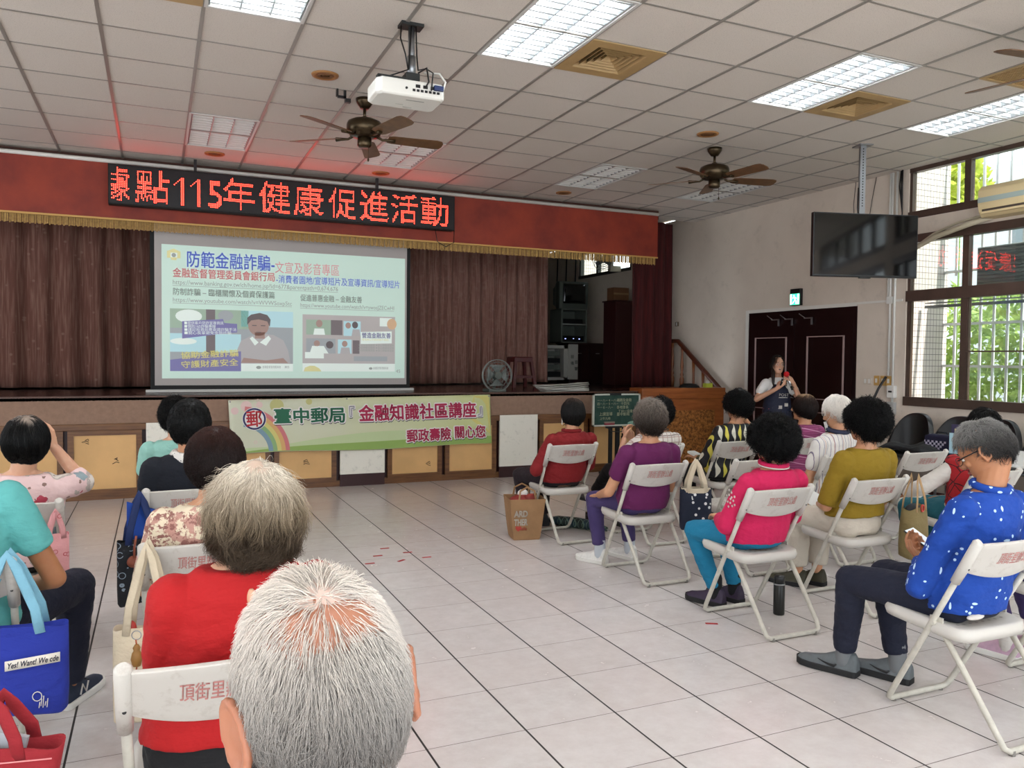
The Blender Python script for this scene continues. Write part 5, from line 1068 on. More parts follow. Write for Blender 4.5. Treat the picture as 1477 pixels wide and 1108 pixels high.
M_MAUVE = cloth('mauve top with pale stripes', lambda g, X, Y, Z: g.mix(g.math('LESS_THAN', g.math('FRACT', g.math('ADD', g.math('MULTIPLY', Z, 15), g.math('MULTIPLY', X, 3))), .1), g.mix(g.math('LESS_THAN', g.math('FRACT', g.math('MULTIPLY', Z, 45)), .35), '#8a3c66', '#7a3058'), '#c792ab'))
def dots(g, X, Y, Z):
    a = g.math('LESS_THAN', g.vor(24), .17); d = g.vor(14, vec=g.scale(g.obj(), (1.6, 1.6, .45), (.3, .1, .2), (0, .7, .3))); b = g.math('LESS_THAN', d, .12); e = g.math('LESS_THAN', g.vor(12, vec=g.scale(g.obj(), (.5, 1.8, 1.8), (.6, .2, .4), (.3, .5, 0))), .12); return g.mix(g.math('MAXIMUM', a, g.math('MAXIMUM', b, e)), '#023a92', '#b9d4ea')
M_BLUE = cloth('royal blue shirt with white dots and dashes', dots, .85)
def plaid(g, X, Y, Z):
    l = lambda q, f, o, t: g.math('LESS_THAN', g.math('FRACT', g.math('ADD', g.math('MULTIPLY', q, f), o)), t); return g.mix(g.math('MAXIMUM', l(X, 22, .2, .14), l(Z, 22, .1, .14)), g.mix(g.math('MAXIMUM', l(X, 11, .6, .1), l(Z, 11, .4, .1)), '#d3cbc2', '#8d7f78'), '#a98f86')
M_PLAID = cloth('pale checked blouse', plaid, .7)
def apron(g, X, Y, Z): return g.mix(g.math('MULTIPLY', g.math('LESS_THAN', g.vor(24), .2), g.math('LESS_THAN', Z, .93)), '#131a33', g.mix(g.math('GREATER_THAN', g.noise(14), .5), '#c9c4bd', '#b5545a'))
M_APRON = cloth('navy apron cloth', apron, .7)
M_VESTR = cloth('red vest with black crosses', lambda g, X, Y, Z: g.mix(g.math('LESS_THAN', g.vor(11, 'DISTANCE_TO_EDGE'), .03), '#9c0f18', '#3a0a0c'))
def shoem(n, c): return mat('shoe '+n, c, .6, var=.15, vscale=40)
SOLE_W, SOLE_B = mat('white sole', '#d5d2cb', .6), mat('black sole', '#141415', .7)
BLACK_H = tones([(-1, '#050505'), (.6, '#070606'), (1, '#110f0e')]); BROWN_H = tones([(-1, '#0c0605'), (.3, '#1f100d'), (1, '#3a211b')]); GBROWN = tones([(-1, '#1c1410'), (-.4, '#332a24'), (.3, '#5f554d'), (1, '#82786f')], rv=.5); WHITE_H = tones([(-1, '#8b8682'), (-.3, '#d8d0c6'), (1, '#f1ece3')], rv=.18)
HILITE = tones([(-1, '#0d0707'), (.5, '#21120d'), (.78, '#3a2419'), (.95, '#9f8062'), (1.1, '#b79c7e')]); GREYM = tones([(-1, '#171412'), (-.5, '#242120'), (.1, '#4b4947'), (.6, '#7a7875'), (1, '#8f8d89')], rv=.4)
GBLOND = tones([(-1, '#2a2017'), (-.5, '#45382b'), (-.1, '#85755f'), (.35, '#b0a28e'), (1, '#cfc5b5')], rv=.3); WGREY = tones([(-1.1, '#4a4541'), (-.6, '#5f5b57'), (-.2, '#7d7975'), (.2, '#a8a29b'), (.6, '#c9c1b8'), (1, '#cfc5ba')], rv=.35)
PERM = dict(R=(.118, .125, .132), cen=(0, -.018, .005), line=(.45, -.1, -.35, -.8), lump=.06, lf=12, n=3600, len=.08, curl=1.6, freq=14, lift=.13, jit=.55, w=.0016, wave=.8, wf=14, col=BLACK_H)
SHORT = dict(R=(.088, .11, .122), line=(.62, .1, -.4, -.72), lump=.03, lf=10, n=3000, len=.06, lift=.09, jit=.35, w=.0013, wave=.6, wf=12, col=BLACK_H)
BOB = dict(R=(.103, .116, .126), cen=(0, -.015, 0), line=(.5, -.2, -.55, -.85), lump=.035, lf=7, n=3000, len=.12, lift=.05, jit=.15, w=.0015, K=9, wave=.35, wf=8, flare=-.03, grav=(0, 0, -.9), col=BLACK_H)
D = lambda hd_, **k: {**hd_, **k}
PI = math.pi

# --- right hand group
r, HM, ho, A, SH = person('woman in a dark red sweater seen from behind, beside the kraft paper bag', (3.15, 5.97), 1.185, M_DRED, (M_DPURP, .95, 1.05), (shoem('black', '#121114'), SOLE_B), D(BOB, n=3000, R=(.098, .112, .122), col=tones([(-1, '#0c0a09'), (.7, '#120f0e'), (1.05, '#57483f')]), crown=(0, -.3, .95)), off=(.045, 0), hoff=(.015, .0, 0), sleeve=1.9, hem=.45, seed=11, w=1.12, dp=1.05,
   legs={'L': ((-.2, .47, .475), (-.12, .45, .085), (-.3, 1, 0)), 'R': ((.03, .47, .475), (.06, .5, .085), (.1, 1, 0))}, arms={'L': ((-.29, -.0, .58), (-.12, .27, .56), (.4, 1, 0), (0, .1, 1), .5)})
q = MB()
for sx in (-1, 1): q.slab(lambda u, v, sx=sx: (ho+HM @ Vector((sx*(.078-.03*u), .03+.07*u, -.05-.055*v)), (sx, .3, 0)), 6, 4, .003)
obj('face_mask', q, mat('white mask', '#d9d9d6', .8), r); obj('collar', MB().tube([(.045+.075*math.cos(t), -.035+.068*math.sin(t), .908) for t in (2*PI*i/20 for i in range(20))], .015, 8, close=True), M_DRED, r)
person('woman with short grey brown hair in a purple top, hand on her knee', (3.13, 4.70), 1.225, M_PURP, (M_PURT, .86, 1.0), (shoem('white', '#d9d6d0'), SOLE_W), D(PERM, R=(.1, .116, .128), col=GBROWN, curl=.5, freq=5, len=.075, lump=.03, lift=.14, n=4200, w=.0014, crown=(.02, -.6, .8)), off=(.0, 0), sleeve=.62, seed=12, w=1.12, dp=1.0, sock=mat('grey white sock', '#b5bac0', .9), skin=0,
   arms={'L': ((-.25, .09, .585), (-.2, .31, .525), (.1, 1, -.25), (0, .2, 1), .35)}, legs={'L': ((-.17, .43, .475), (-.14, .39, .085), (-.45, 1, 0)), 'R': ((.1, .44, .475), (.13, .41, .085), (-.25, 1, 0))})
r, HM, ho, A, SH = person('woman with a big black perm in a hot pink polo and turquoise trousers', (3.17, 3.58), 1.185, M_PINK, (M_TURQ, .93, .95), (shoem('dark purple', '#2e1f38'), SOLE_B), D(PERM, n=5200, R=(.132, .138, .138)), off=(.03, -.02), sleeve=1.85, hem=.44, seed=13, w=1.08, sock=mat('black sock', '#0d0d10', .9), legs={'L': ((-.17, .40, .475), (-.03, .36, .085), (-.35, 1, 0)), 'R': ((.08, .42, .475), (.13, .38, .085), (-.2, 1, 0))},
   arms={'L': ((-.24, .05, .575), (-.08, .27, .565), (.4, 1, 0), (0, .1, 1), .5)})
q = MB().tube([(.03+.075*math.cos(t), -.055+.066*math.sin(t), .927+.012*math.sin(t)) for t in (2*PI*i/20 for i in range(20))], .016, 8, close=True); obj('collar', q, M_PINK, r); obj('collar_stripe', MB().tube([(.03+.088*math.cos(t), -.055+.079*math.sin(t), .916+.012*math.sin(t)) for t in (2*PI*i/20 for i in range(20))], .004, 6, close=True), M_WHT, r)
q = MB()
for i in range(14):
    a = i*2.4; rr = .012*math.sqrt(i); q.lathe([(.004, 0), (.007, 0), (.007, .001), (.004, .001)], (-.262, -.045+rr*math.cos(a), .74+rr*1.3*math.sin(a)), 8, 0, ry(-PI/2))
obj('sleeve_emblem', q, M_WHT, r)
person('woman with black permed hair in a mustard top and cream trousers', (4.01, 3.65), 1.265, M_MUST, (M_CREAM, .86, 1.25), (shoem('olive', '#38341f'), SOLE_B, .24), D(PERM, n=4600, R=(.128, .134, .138)), sleeve=.98, hem=.5, seed=14, w=1.12, hoff=(.01, 0, 0), arms={'L': ((-.24, .04, .62), (-.03, .3, .57), (.5, .8, 0), (0, .2, 1), .5), 'R': ((.23, .04, .62), (.05, .3, .56), (-.6, .8, 0), (0, .2, 1), .5)},
   legs={'L': ((-.1, .42, .47), (-.08, .43, .085), (-.45, 1, 0)), 'R': ((.12, .43, .47), (.06, .4, .085), (-.4, 1, 0))})
# man in blue
r, HM, ho, A, SH = person('man in a royal blue dotted shirt and glasses, head bent over his phone', (3.15, 2.25), 1.26, M_BLUE, (M_DNAVY, .9, 1.12), (shoem('grey', '#5b6062'), SOLE_B, .27), D(SHORT, R=(.083, .108, .124), line=(.6, .42, .3, -.5), n=7000, len=.045, lift=.14, jit=.35, w=.001, col=GREYM, crown=(0, -.25, .96), grav=(0, 0, -.1)), off=(.055, .0), hoff=(.035, .035, 0), head=(.42, -.5, 0), lean=.03, sleeve=1.92, hem=.44, seed=15, w=1.05, vox=.005, wr=.005, sock=mat('grey sock', '#6d6f70', .9), skin=2,
   arms={'L': ((-.25, .1, .57), (.06, .31, .59), (.25, .75, .45), (-.25, .35, -.75), .75), 'R': ((.27, .08, .58), (.2, .28, .585), (-.35, .8, .3), (.55, .2, -.7), .8)},
   legs={'L': ((-.17, .5, .485), (-.12, .58, .085), (-.4, 1, 0)), 'R': ((.05, .5, .49), (.05, .42, .085), (-.35, 1, 0))})
X = lambda p: ho+HM @ Vector(p)
q = MB()
for sx in (-1, 1):
    q.tube([X((sx*(.035+.024*math.cos(t)), .106-.012*abs(math.cos(t))*(1 if sx*math.cos(t) > 0 else 0), -.006+.018*math.sin(t))) for t in (2*PI*i/16 for i in range(16))], .0014, 5, close=True); q.tube([X((sx*.06, .098, .0)), X((sx*.077, .06, .004)), X((sx*.083, .0, .008)), X((sx*.083, -.03, -.008))], .0026, 6)
q.tube([X((-.012, .106, -.002)), X((0, .109, .002)), X((.012, .106, -.002))], .0013, 5); gl_ = obj('glasses', q, M_BLACK, r); q = MB()
for sx in (-1, 1): q.add([X((sx*.035+.023*math.cos(t), .104, -.006+.017*math.sin(t))) for t in (2*PI*i/16 for i in range(16))], [tuple(range(16))])
obj('lens', q, M_GLASS, gl_)
def eyes(r, HM, ho, s=1.0, mouth=True, iris='#20140e'):
    X = lambda p: ho+HM @ (Vector(p)*s)
    for sx in (-1, 1):
        e = obj('eye', MB().ell(X((sx*.034, .0805, -.006)), (.012*s, .0085*s, .0065*s), HM, 12), mat('eye white', '#cfc9c2', .3), r); obj('iris', MB().ell(X((sx*.034, .0865, -.006)), (.0048*s, .004*s, .005*s), HM, 10), mat('dark iris', iris, .2), e)
        obj('eyebrow', MB().tube([X((sx*.016, .093, .02)), X((sx*.034, .0935, .026)), X((sx*.054, .084, .02))], [.0028*s, .0034*s, .0018*s], 6), mat('eyebrow', '#2a221d', .8), r)
    if mouth: obj('lips', MB().tube([X((-.02, .084, -.067)), X((-.008, .0955, -.063)), X((0, .0945, -.065)), X((.008, .0955, -.063)), X((.02, .084, -.067)), X((.008, .0925, -.073)), X((0, .094, -.074)), X((-.008, .0925, -.073))], .0045*s, 6, close=True), mat('lips', '#8e4f45', .5), r)
eyes(r, HM, ho)
q = MB().tube([(.06+.07*math.cos(t), -.01+.066*math.sin(t), .99+.012*math.sin(t)) for t in (2*PI*i/20 for i in range(20))], .017, 8, close=True); obj('collar', q, M_BLUE, r)
obj('undershirt_hem', MB().ell((-.09, -.065, .468), (.05, .015, .012)), M_WHT, r)
def swoosh(up, o, d, x, k):
    q = MB()
    for sg in (-1, 1):
        P = [o+d*(.02+.09*t)+x*sg*(.0405+.006*t)+Vector((0, 0, .04+.02*t*t+ (.012 if i == 0 else 0))) for i, t in enumerate((0, .15, .4, .7, 1))]; q.tube(P, [.003, .007, .006, .004, .002], 6, flat=((0, 0, 1), .4))
    obj('curved_mark', q, M_BLACK, up); q = MB()
    for j in range(4): q.tube([o+d*(.05+.018*j)-x*.022+Vector((0, 0, .078-.006*j)), o+d*(.05+.018*j)+x*.022+Vector((0, 0, .078-.006*j))], .003, 6)
    obj('laces', q, M_BLACKM, up)
for ch in [c_ for c_ in r.children if c_.name.startswith('shoe')]: 
    pass
an = {'L': ((-.12, .58), (-.4, 1)), 'R': ((.05, .42), (-.35, 1))}
for ch, s in zip([c_ for c_ in r.children if c_.name.startswith('shoe')], 'LR'):
    d = Vector((*an[s][1], 0)).normalized(); swoosh(ch, Vector((*an[s][0], 0)), d, Vector((d.y, -d.x, 0)), 1)
PH = thing('mobile_phone', 'silver mobile phone in the hands of the man in blue', 'phone', (3.325, 2.655, .665)); PH.rotation_euler = (.5, -.1, .15)
obj('body', MB().box((-.038, -.078, -.004), (.038, .078, .004)), mat('phone case', '#1b1c20', .4), PH, bevel=.003); obj('screen', MB().box((-.035, -.074, .004), (.035, .074, .0052)), mat('bright phone screen', '#cfd6dc', .15, emit=.25), PH)

# white haired man with stripes
r, HM, ho, A, SH = person('white haired man in a white striped shirt with a navy collar', (4.75, 4.60), 1.25, M_STRI, (M_BLK, .95, 1.0), (shoem('black', '#121114'), SOLE_B), D(SHORT, R=(.093, .114, .126), line=(.58, .35, .25, -.55), col=WHITE_H, n=5200, len=.07, w=.0013, base=.85, lift=.05), head=(.35, -.28, 0), sleeve=.55, seed=16, w=1.1, off=(.02, 0), arms={'L': ((-.24, .02, .57), (-.14, .27, .55), (.3, 1, 0), (0, .1, 1), .5)}, slope=.01)
eyes(r, HM, ho)
q = MB().tube([(.02+.072*math.cos(t), -.035+.068*math.sin(t), .982+.012*math.sin(t)) for t in (2*PI*i/20 for i in range(20))], .019, 8, close=True); obj('collar', q, mat('navy collar', '#23283f', .8), r)
X = lambda p: ho+HM @ Vector(p); q = MB().slab(lambda u, v: (X((.07*math.sin((u-.5)*2.4), .045+.07*math.cos((u-.5)*2.4), -.055-.07*v)), (0, 1, 0)), 12, 5, .003); mk = obj('face_mask', q, mat('white mask', '#d9d9d6'), r); q = MB()
for sx in (-1, 1): q.tube([X((sx*.065, .075, -.06)), X((sx*.08, .01, -.02)), X((sx*.08, -.02, .01))], .0015, 5)
obj('ear_loop', q, mat('white mask', '#d9d9d6'), mk)
r, HM, ho, A, SH = person('woman with a small hair bun in a black and yellow dress, hand at cheek', (4.68, 5.74), 1.235, M_WAVY, (M_BLK, .95, 1.0), (shoem('grey black', '#3a3a3c'), SOLE_B), D(PERM, R=(.122, .126, .13), line=(.45, -.1, -.35, -.68)), off=(.06, 0), hoff=(.02, 0, 0), sleeve=1.55, seed=17, w=1.12, arms={'L': ((-.25, .06, .6), (-.08, .35, .6), (.0, 1, .1), (0, .1, 1), .4), 'R': ((.37, .1, .8), (.23, .11, 1.02), (-.5, .0, .85), (.8, .2, .5), .5)})
obj('hair_bun', MB().ell(ho+HM @ Vector((.0, -.03, .135)), (.032, .03, .028)), mat('black hair bun', '#0d0c0c', .5), r)
person('woman with highlighted dark hair in a mauve striped top', (5.56, 5.76), 1.205, M_MAUVE, (M_BLK,), (shoem('black', '#121114'), SOLE_B), D(BOB, R=(.102, .112, .124), col=HILITE, n=3200, len=.1, curl=.5, freq=6, lump=.04), sleeve=.98, seed=18, w=1.05, head=(.5, 0, 0))
r, HM, ho, A, SH = person('woman with short black hair in a pale checked blouse, legs crossed', (3.80, 5.66), 1.195, M_PLAID, (M_BLK, .9, .95), (shoem('grey black', '#3a3a3c'), SOLE_B, .23), D(PERM, R=(.1, .112, .125), n=2600, len=.06), off=(.06, 0), hoff=(.02, 0, 0), sleeve=.7, seed=19, w=1.0, skin=1, arms={'L': ((-.26, .1, .68), (-.12, .22, .82), (.3, .3, .9), (-.6, .3, 0), .9), 'R': ((.24, .1, .66), (.0, .26, .8), (-.4, .3, .8), (.5, .4, 0), .9)},
   legs={'L': ((-.12, .45, .53), (-.1, .76, .27), (-.15, 1, 0)), 'R': ((.08, .44, .46), (.05, .42, .085), (0, 1, 0))})
obj('neckline', MB().tube([(.06+.075*math.cos(t), -.05+.065*math.sin(t), .925) for t in (2*PI*i/20 for i in range(20))], .007, 6, close=True), mat('brown trim', '#4d3520', .8), r)
obj('violet_cup', MB().lathe([(0, 0), (.03, 0), (.035, .09), (.037, .09), (.037, .1), (0, .1)], (-.1, .47, .53), 14), mat('violet cup', '#5a4bb0', .5), None) if False else None
r, HM, ho, A, SH = person('person with white sleeves and a red vest, partly hidden behind the man in blue', (5.03, 3.62), 1.2, M_WHT, (M_TEAL, .9, 1.05), (shoem('white', '#d9d6d0'), SOLE_W), D(SHORT, col=BLACK_H), sleeve=1.6, seed=20, w=1.05, skin=2, lean=.1, off=(.12, 0), hoff=(.06, 0, 0), arms={'L': ((-.36, .18, .66), (-.28, .4, .57), (0, 1, -.2), (0, .1, 1), .4)})
mb = MB(); mb.rings([[(a*math.cos(t), y+b*math.sin(t), z) for t in (2*PI*j/24 for j in range(24))] for z, a, b, y in ((.45, .2, .15, .03), (.6, .195, .145, .01), (.75, .185, .14, .02), (.85, .17, .13, .05), (.88, .12, .1, .06))]); fuse('red_vest', mb, M_VESTR, .009, 4, r, .003, 3, 18)
person('person in pale pink sneakers cut off by the right edge', (4.02, 2.3), 1.2, M_MAUVE, (M_PURT, .75, 1.0), (shoem('pale pink', '#b795a6'), SOLE_W), D(SHORT), sleeve=.6, seed=21, sock=M_WHT, legs={'L': ((-.1, .44, .475), (-.06, .35, .085), (-.15, 1, 0)), 'R': ((.13, .44, .475), (.14, .33, .085), (-.1, 1, 0))})

# --- left hand group
def nmark(up, o, d, x, k):
    for sg in (-1, 1):
        f = lambda y, z: o+d*y+x*sg*(.048+.003*(y > .03))+Vector((0, 0, z)); q = MB()
        q.tube([f(-.005, .045), f(.012, .085), f(.035, .045), f(.052, .085)], .0035, 6); obj('letter_mark', q, M_WHT, up)
    q = MB()
    for j in range(4): q.tube([o+d*(.05+.018*j)-x*.024+Vector((0, 0, .1-.011*j)), o+d*(.05+.018*j)+x*.024+Vector((0, 0, .1-.011*j))], .003, 6)
    obj('laces', q, M_BLACKM, up)
r, HM, ho, A, SH = person('grey haired woman in a bright red top with a keyhole neckline', (.145, 2.125), 1.25, M_RED, (M_BLK, .95, 1.1), (shoem('black', '#121114'), SOLE_B), D(BOB, R=(.108, .118, .128), cen=(0, -.02, -.002), line=(.5, -.15, -.5, -.74), col=GBLOND, n=11000, len=.17, K=11, w=.0008, curl=.3, freq=5, lift=.17, lp=2.5, jit=.12, lump=.05, lf=8, crown=(.0, -.35, .93), out=.6, wave=1.0, wf=9, flare=.1, scalp=((.03, -.38, .92), .04, .6, '#c9a893')), off=(.06, 0), hoff=(.02, .0, 0), sleeve=1.9, hem=.5, nk=.025, seed=22, w=1.06, dp=1.0, skin=1, vox=.006, arms={'L': ((-.17, .05, .63), (-.06, .27, .56), (.4, 1, 0), (0, .1, 1), .5)})
q = MB().ell((.062, -.128, .925), (.011, .012, .024)); obj('keyhole', q, SK[1], r)
person('woman with rounded dark brown hair in a cream floral blouse', (.17, 3.37), 1.22, M_FLORB, (M_BLK,), (shoem('black', '#121114'), SOLE_B), D(PERM, R=(.112, .12, .132), col=BROWN_H, curl=.6, freq=8, len=.06, lift=.03, n=6500, w=.0011, lump=.02, jit=.35), off=(.03, 0), hoff=(.01, 0, 0), sleeve=.9, seed=23, w=1.1, hem=.46)
r, HM, ho, A, SH = person('person with thick black hair in a navy vest over a dotted white collar', (.165, 4.69), 1.265, M_NAVY, (M_BLK,), (shoem('black', '#121114'), SOLE_B), D(PERM, R=(.108, .118, .132), curl=.5, freq=6, len=.07, lift=.03, lump=.025), sleeve=.35, seed=24, w=1.12, head=(-.15, 0, .1))
g = G('white cloth with black dots'); g.color(g.mix(g.math('LESS_THAN', g.vor(60), .2), '#dcd8d2', '#1a1a1c')); g.p(.8); obj('collar', MB().tube([(.075*math.cos(t), -.035+.072*math.sin(t), .965+.01*math.sin(t)) for t in (2*PI*i/20 for i in range(20))], .032, 8, close=True), g.m, r)
person('black haired person in a pale mint top, mostly hidden behind the navy vest', (.17, 5.93), 1.225, M_MINT, (M_BLK,), (shoem('black', '#121114'), SOLE_B), D(PERM, R=(.102, .112, .124)), off=(-.04, 0), hoff=(-.01, 0, 0), sleeve=.6, seed=25, w=1.1, skin=1)
person('woman in a pink floral blouse raising one hand to her black hair', (-.645, 4.53), 1.215, M_FLORP, (M_BLK,), (shoem('black', '#121114'), SOLE_B), D(BOB, R=(.1, .113, .122), n=4200, w=.0012, col=tones([(-1, '#070707'), (.86, '#0c0b0b'), (.95, '#6d625a'), (1.1, '#a89c92')]), line=(.5, -.2, -.5, -.8), crown=(0.03, -.3, .95), jit=.08, thin=((.15, -.4, .9), .06, .8), scalp=((.15, -.4, .9), .07, .8, '#9a8a7d')), off=(.05, 0), hoff=(.015, 0, 0), sleeve=1.3, seed=26, w=1.1, skin=1,
   arms={'R': ((.27, .07, .855), (.175, .1, 1.03), (-.25, .0, .95), (.8, -.45, .15), .55)}, vox=.0055)
person('person in an aqua polo shirt and dark trousers at the left edge, with navy sneakers', (-.674, 3.32), 1.36, M_AQUA, (M_DNAVY, .95, 1.15), (shoem('navy', '#16233a'), SOLE_W, .28, 'shoe', nmark), D(SHORT), sleeve=.62, seed=27, w=1.2, dp=1.1, skin=2, hem=.46, legs={'L': ((-.13, .5, .5), (-.1, .45, .085), (0, 1, 0)), 'R': ((.36, .5, .53), (.33, .55, .085), (.45, 1, 0))}, arms={'R': ((.33, .04, .68), (.2, .28, .6), (-.3, 1, -.1), (0, .1, 1), .45)})
# white haired man in front
r, HM, ho, A, SH = person('white haired man at the very front, seen from behind with his ears showing', (.16, .93), 1.292, M_WHT, (M_BLK,), (shoem('black', '#121114'), SOLE_B), dict(R=(.08, .107, .119), cen=(0, -.004, .004), line=(.5, .45, .4, -.36), lump=.02, lf=9, n=22000, len=.04, K=7, lift=.1, jit=.2, w=.0004, col=WGREY, crown=(.015, -.45, .88), base=.9, out=.72, grav=(0, 0, -.3), wave=.35, wf=9, flare=-.14, thin=((.05, -.55, .83), .12, .6), scalp=((.05, -.55, .83), .13, .6, '#cfa898')), off=(-.005, -.07), hoff=(0, -.02, 0), sleeve=.6, seed=28, w=1.08, skin=3, vox=.0045, head=(.06, -.06, -.12), ears=1.15)
bpy.data.objects[r.name]

# presenter
r, HM, ho, A, SH = person('presenter standing in a white tee and navy apron, speaking into a microphone', (7.08, 7.76), 1.585, cloth('bright white tee', plain('#efece8')), (M_DNAVY, .95, .95), (shoem('black', '#121114'), SOLE_B), D(BOB, R=(.096, .116, .129), line=(.6, .2, -.3, -.9), col=tones([(-1, '#170d09'), (1, '#120c0a')]), n=3000, len=.14, crown=(0, .82, .57), wave=.1, lift=.02), yaw=math.radians(153), sleeve=.6, hem=.86, seed=30, w=.95, dp=.95, stand=True, skin=1, vox=.006, head=(.12, .06, -.05), hs=.95,
   arms={'R': ((.27, .06, 1.03), (.08, .25, 1.17), (-.45, .35, .6), (.5, .6, .1), .9), 'L': ((-.24, .1, 1.05), (-.13, .22, 1.24), (.55, .0, .5), (-.2, .8, .3), 1.1)}, legs={'L': ((-.09, .03, .45), (-.1, .0, .085), (-.1, 1, 0)), 'R': ((.09, .03, .45), (.1, 0, .085), (.1, 1, 0))})
eyes(r, HM, ho, .95, False)
X = lambda p: ho+HM @ (Vector(p)*.95)
obj('open_mouth', MB().ell(X((0, .09, -.068)), (.016, .008, .009), HM), mat('dark mouth', '#3d1412', .5), r); obj('teeth', MB().ell(X((0, .094, -.063)), (.012, .005, .003), HM), mat('teeth', '#d5cfc6', .4), r)
q = MB()
for sx in (-1, 1):
    q.tube([X((sx*(.035+.024*math.cos(t)), .106, -.006+.02*math.sin(t))) for t in (2*PI*i/16 for i in range(16))], .0012, 5, close=True); q.tube([X((sx*.06, .1, .0)), X((sx*.082, .03, .006)), X((sx*.082, -.02, .0))], .0014, 5)
obj('glasses', q, M_STEEL, r)
q = MB(); q.tube([X((.05, -.02, -.03)), (.075, .075, 1.33), (.08, .11, 1.24), (.078, .11, 1.2)], [.025, .024, .016, .006], 10); obj('ponytail', q, mat('dark brown hair lock', '#1a0f0b', .45), r)
mb = MB(); mb.rings([[(a*math.cos(t), y+b*math.sin(t), z) for t in [PI*(.5+ (j/15-.5)*1.35) for j in range(16)]]+[(a*.94*math.cos(t), y+b*.9*math.sin(t), z) for t in [PI*(.5-(j/15-.5)*1.35) for j in range(16)]] for z, a, b, y in ((.55, .2, .16, .0), (.8, .185, .15, .0), (.95, .17, .14, 0), (1.08, .155, .135, 0), (1.16, .13, .13, .0), (1.22, .09, .122, .0))]); ap = obj('apron', mb, M_APRON, r)
for sx in (-1, 1): obj('apron_strap', MB().tube([(sx*.075, .115, 1.2), (sx*.09, .085, 1.29), (sx*.085, .03, 1.335), (sx*.06, -.06, 1.3), (sx*.03, -.12, 1.15)], .014, 8, flat=((0, 1, 0), .35)), mat('brown strap', '#3b2417', .6), ap)
q = MB(); put_text(q, 'POST', lambda x, z: (.02-x, .148-.0*z, 1.075+z), .05, 0, .01); q.box((-.085, .146, 1.055), (.02, .149, 1.062)); q.box((-.09, .148, .95), (-.05, .156, .99)); q.box((-.02, .15, .92), (.02, .157, .96)); obj('print', q, M_WHT, ap, label='white printed lettering')
q = MB().tube([(-.14+.03*math.cos(t)*1.1, .185+.03*math.sin(t)*.9, 1.19+.01*math.cos(t)) for t in (2*PI*i/16 for i in range(16))], .006, 6, close=True); obj('wristwatch', q, M_BLACK, r)
# the microphone and remote she holds: placed in her own facing frame
def pres(p): return Matrix.Rotation(math.radians(153), 3, 'Z') @ Vector(p)+Vector((7.08, 7.76, 0))
a, b_ = pres((-.095, .25, 1.20)), pres((-.045, .2, 1.365)); ax = (b_-a).normalized()
T = thing('microphone', 'silver hand microphone with a red foam cover held by the presenter', 'microphone', tuple(a)); q = MB().cyl((0, 0, 0), ax*.13, .013, .017); obj('handle', q, mat('silver microphone', '#c9c9c8', .25, .8), T); obj('grip', MB().cyl(ax*.0, -ax*.045, .0135, .012), M_BLACK, T); obj('foam_cover', MB().ell(ax*.16, (.034, .034, .036)), mat('red foam', '#c81a1f', .9, bump=.3, bscale=300), T)
a = pres((.035, .30, 1.24)); T = thing('remote_control', 'small black remote in the right hand of the presenter', 'remote', tuple(a)); T.rotation_euler = (.3, 0, .1); obj('case', MB().box((-.012, -.008, -.03), (.012, .008, .055)), M_BLACK, T, bevel=.003); obj('button', MB().box((-.005, -.01, .02), (.005, -.008, .03)), M_WHITE, T)
# ------------------------------------------------------------------ bags and small things
def floorbag():
    T = thing('paper_bag', 'brown kraft paper bag with white lettering standing on the floor', 'bag', (2.83, 6.08, 0)); T.rotation_euler = (0, 0, math.radians(-12)); M_K = mat('kraft paper', '#9a744e', .75, var=.15, vscale=9, bump=.5, bscale=9)
    def wallr(k, z): return [(x*k, y*k, z) for x, y in ((-.125, -.12), (0, -.125), (.125, -.12), (.13, 0), (.125, .12), (0, .11), (-.125, .12), (-.13, 0))]
    q = MB().rings([wallr(.86, 0), wallr(.9, .01), wallr(1.0, .1), wallr(1.08, .2), wallr(1.2, .345), wallr(1.18, .345), wallr(1.05, .2), wallr(.88, .012)], 0, False); obj('bag', q, M_K, T)
    q = MB(); nx = lambda x, z: (-.118+x, -.1325-.022*(z-.1)/.15, z)
    put_text(q, 'ARD', lambda x, z: nx(x+.0, z+.2), 1, 0, .035, fit=(.115, .056)); put_text(q, 'THER', lambda x, z: nx(x+.002, z+.128), 1, 0, .035, fit=(.115, .056)); obj('lettering', q, mat('white print', '#dcd6ca', .6), T)
    q = MB(); put_text(q, '♥', lambda x, z: nx(x+.012, z+.085), .045, 0, .0) ; put_text(q, 'cafe', lambda x, z: nx(x+.045, z+.088), .042, 0, .012); obj('red_lettering', q, mat('red print', '#b03a30', .6), T)
    for y in (-.13, .12): obj('handle', MB().tube([(-.07, y, .3), (-.07, y, .34), (-.06, y*.9, .41), (0, y*.8, .44), (.06, y*.9, .41), (.07, y, .34), (.07, y, .3)], .008, 8, flat=((1, 0, 0), .4)), M_K, T)
    obj('contents', MB().ell((-.02, .02, .3), (.11, .09, .06)).ell((.05, -.03, .33), (.05, .05, .045)), mat('red wrapped goods', '#8c2f28', .6), T); obj('tissue', MB().ell((.0, .05, .36), (.05, .03, .04), seg=9), mat('white tissue', '#ddd8d2'), T)
floorbag()
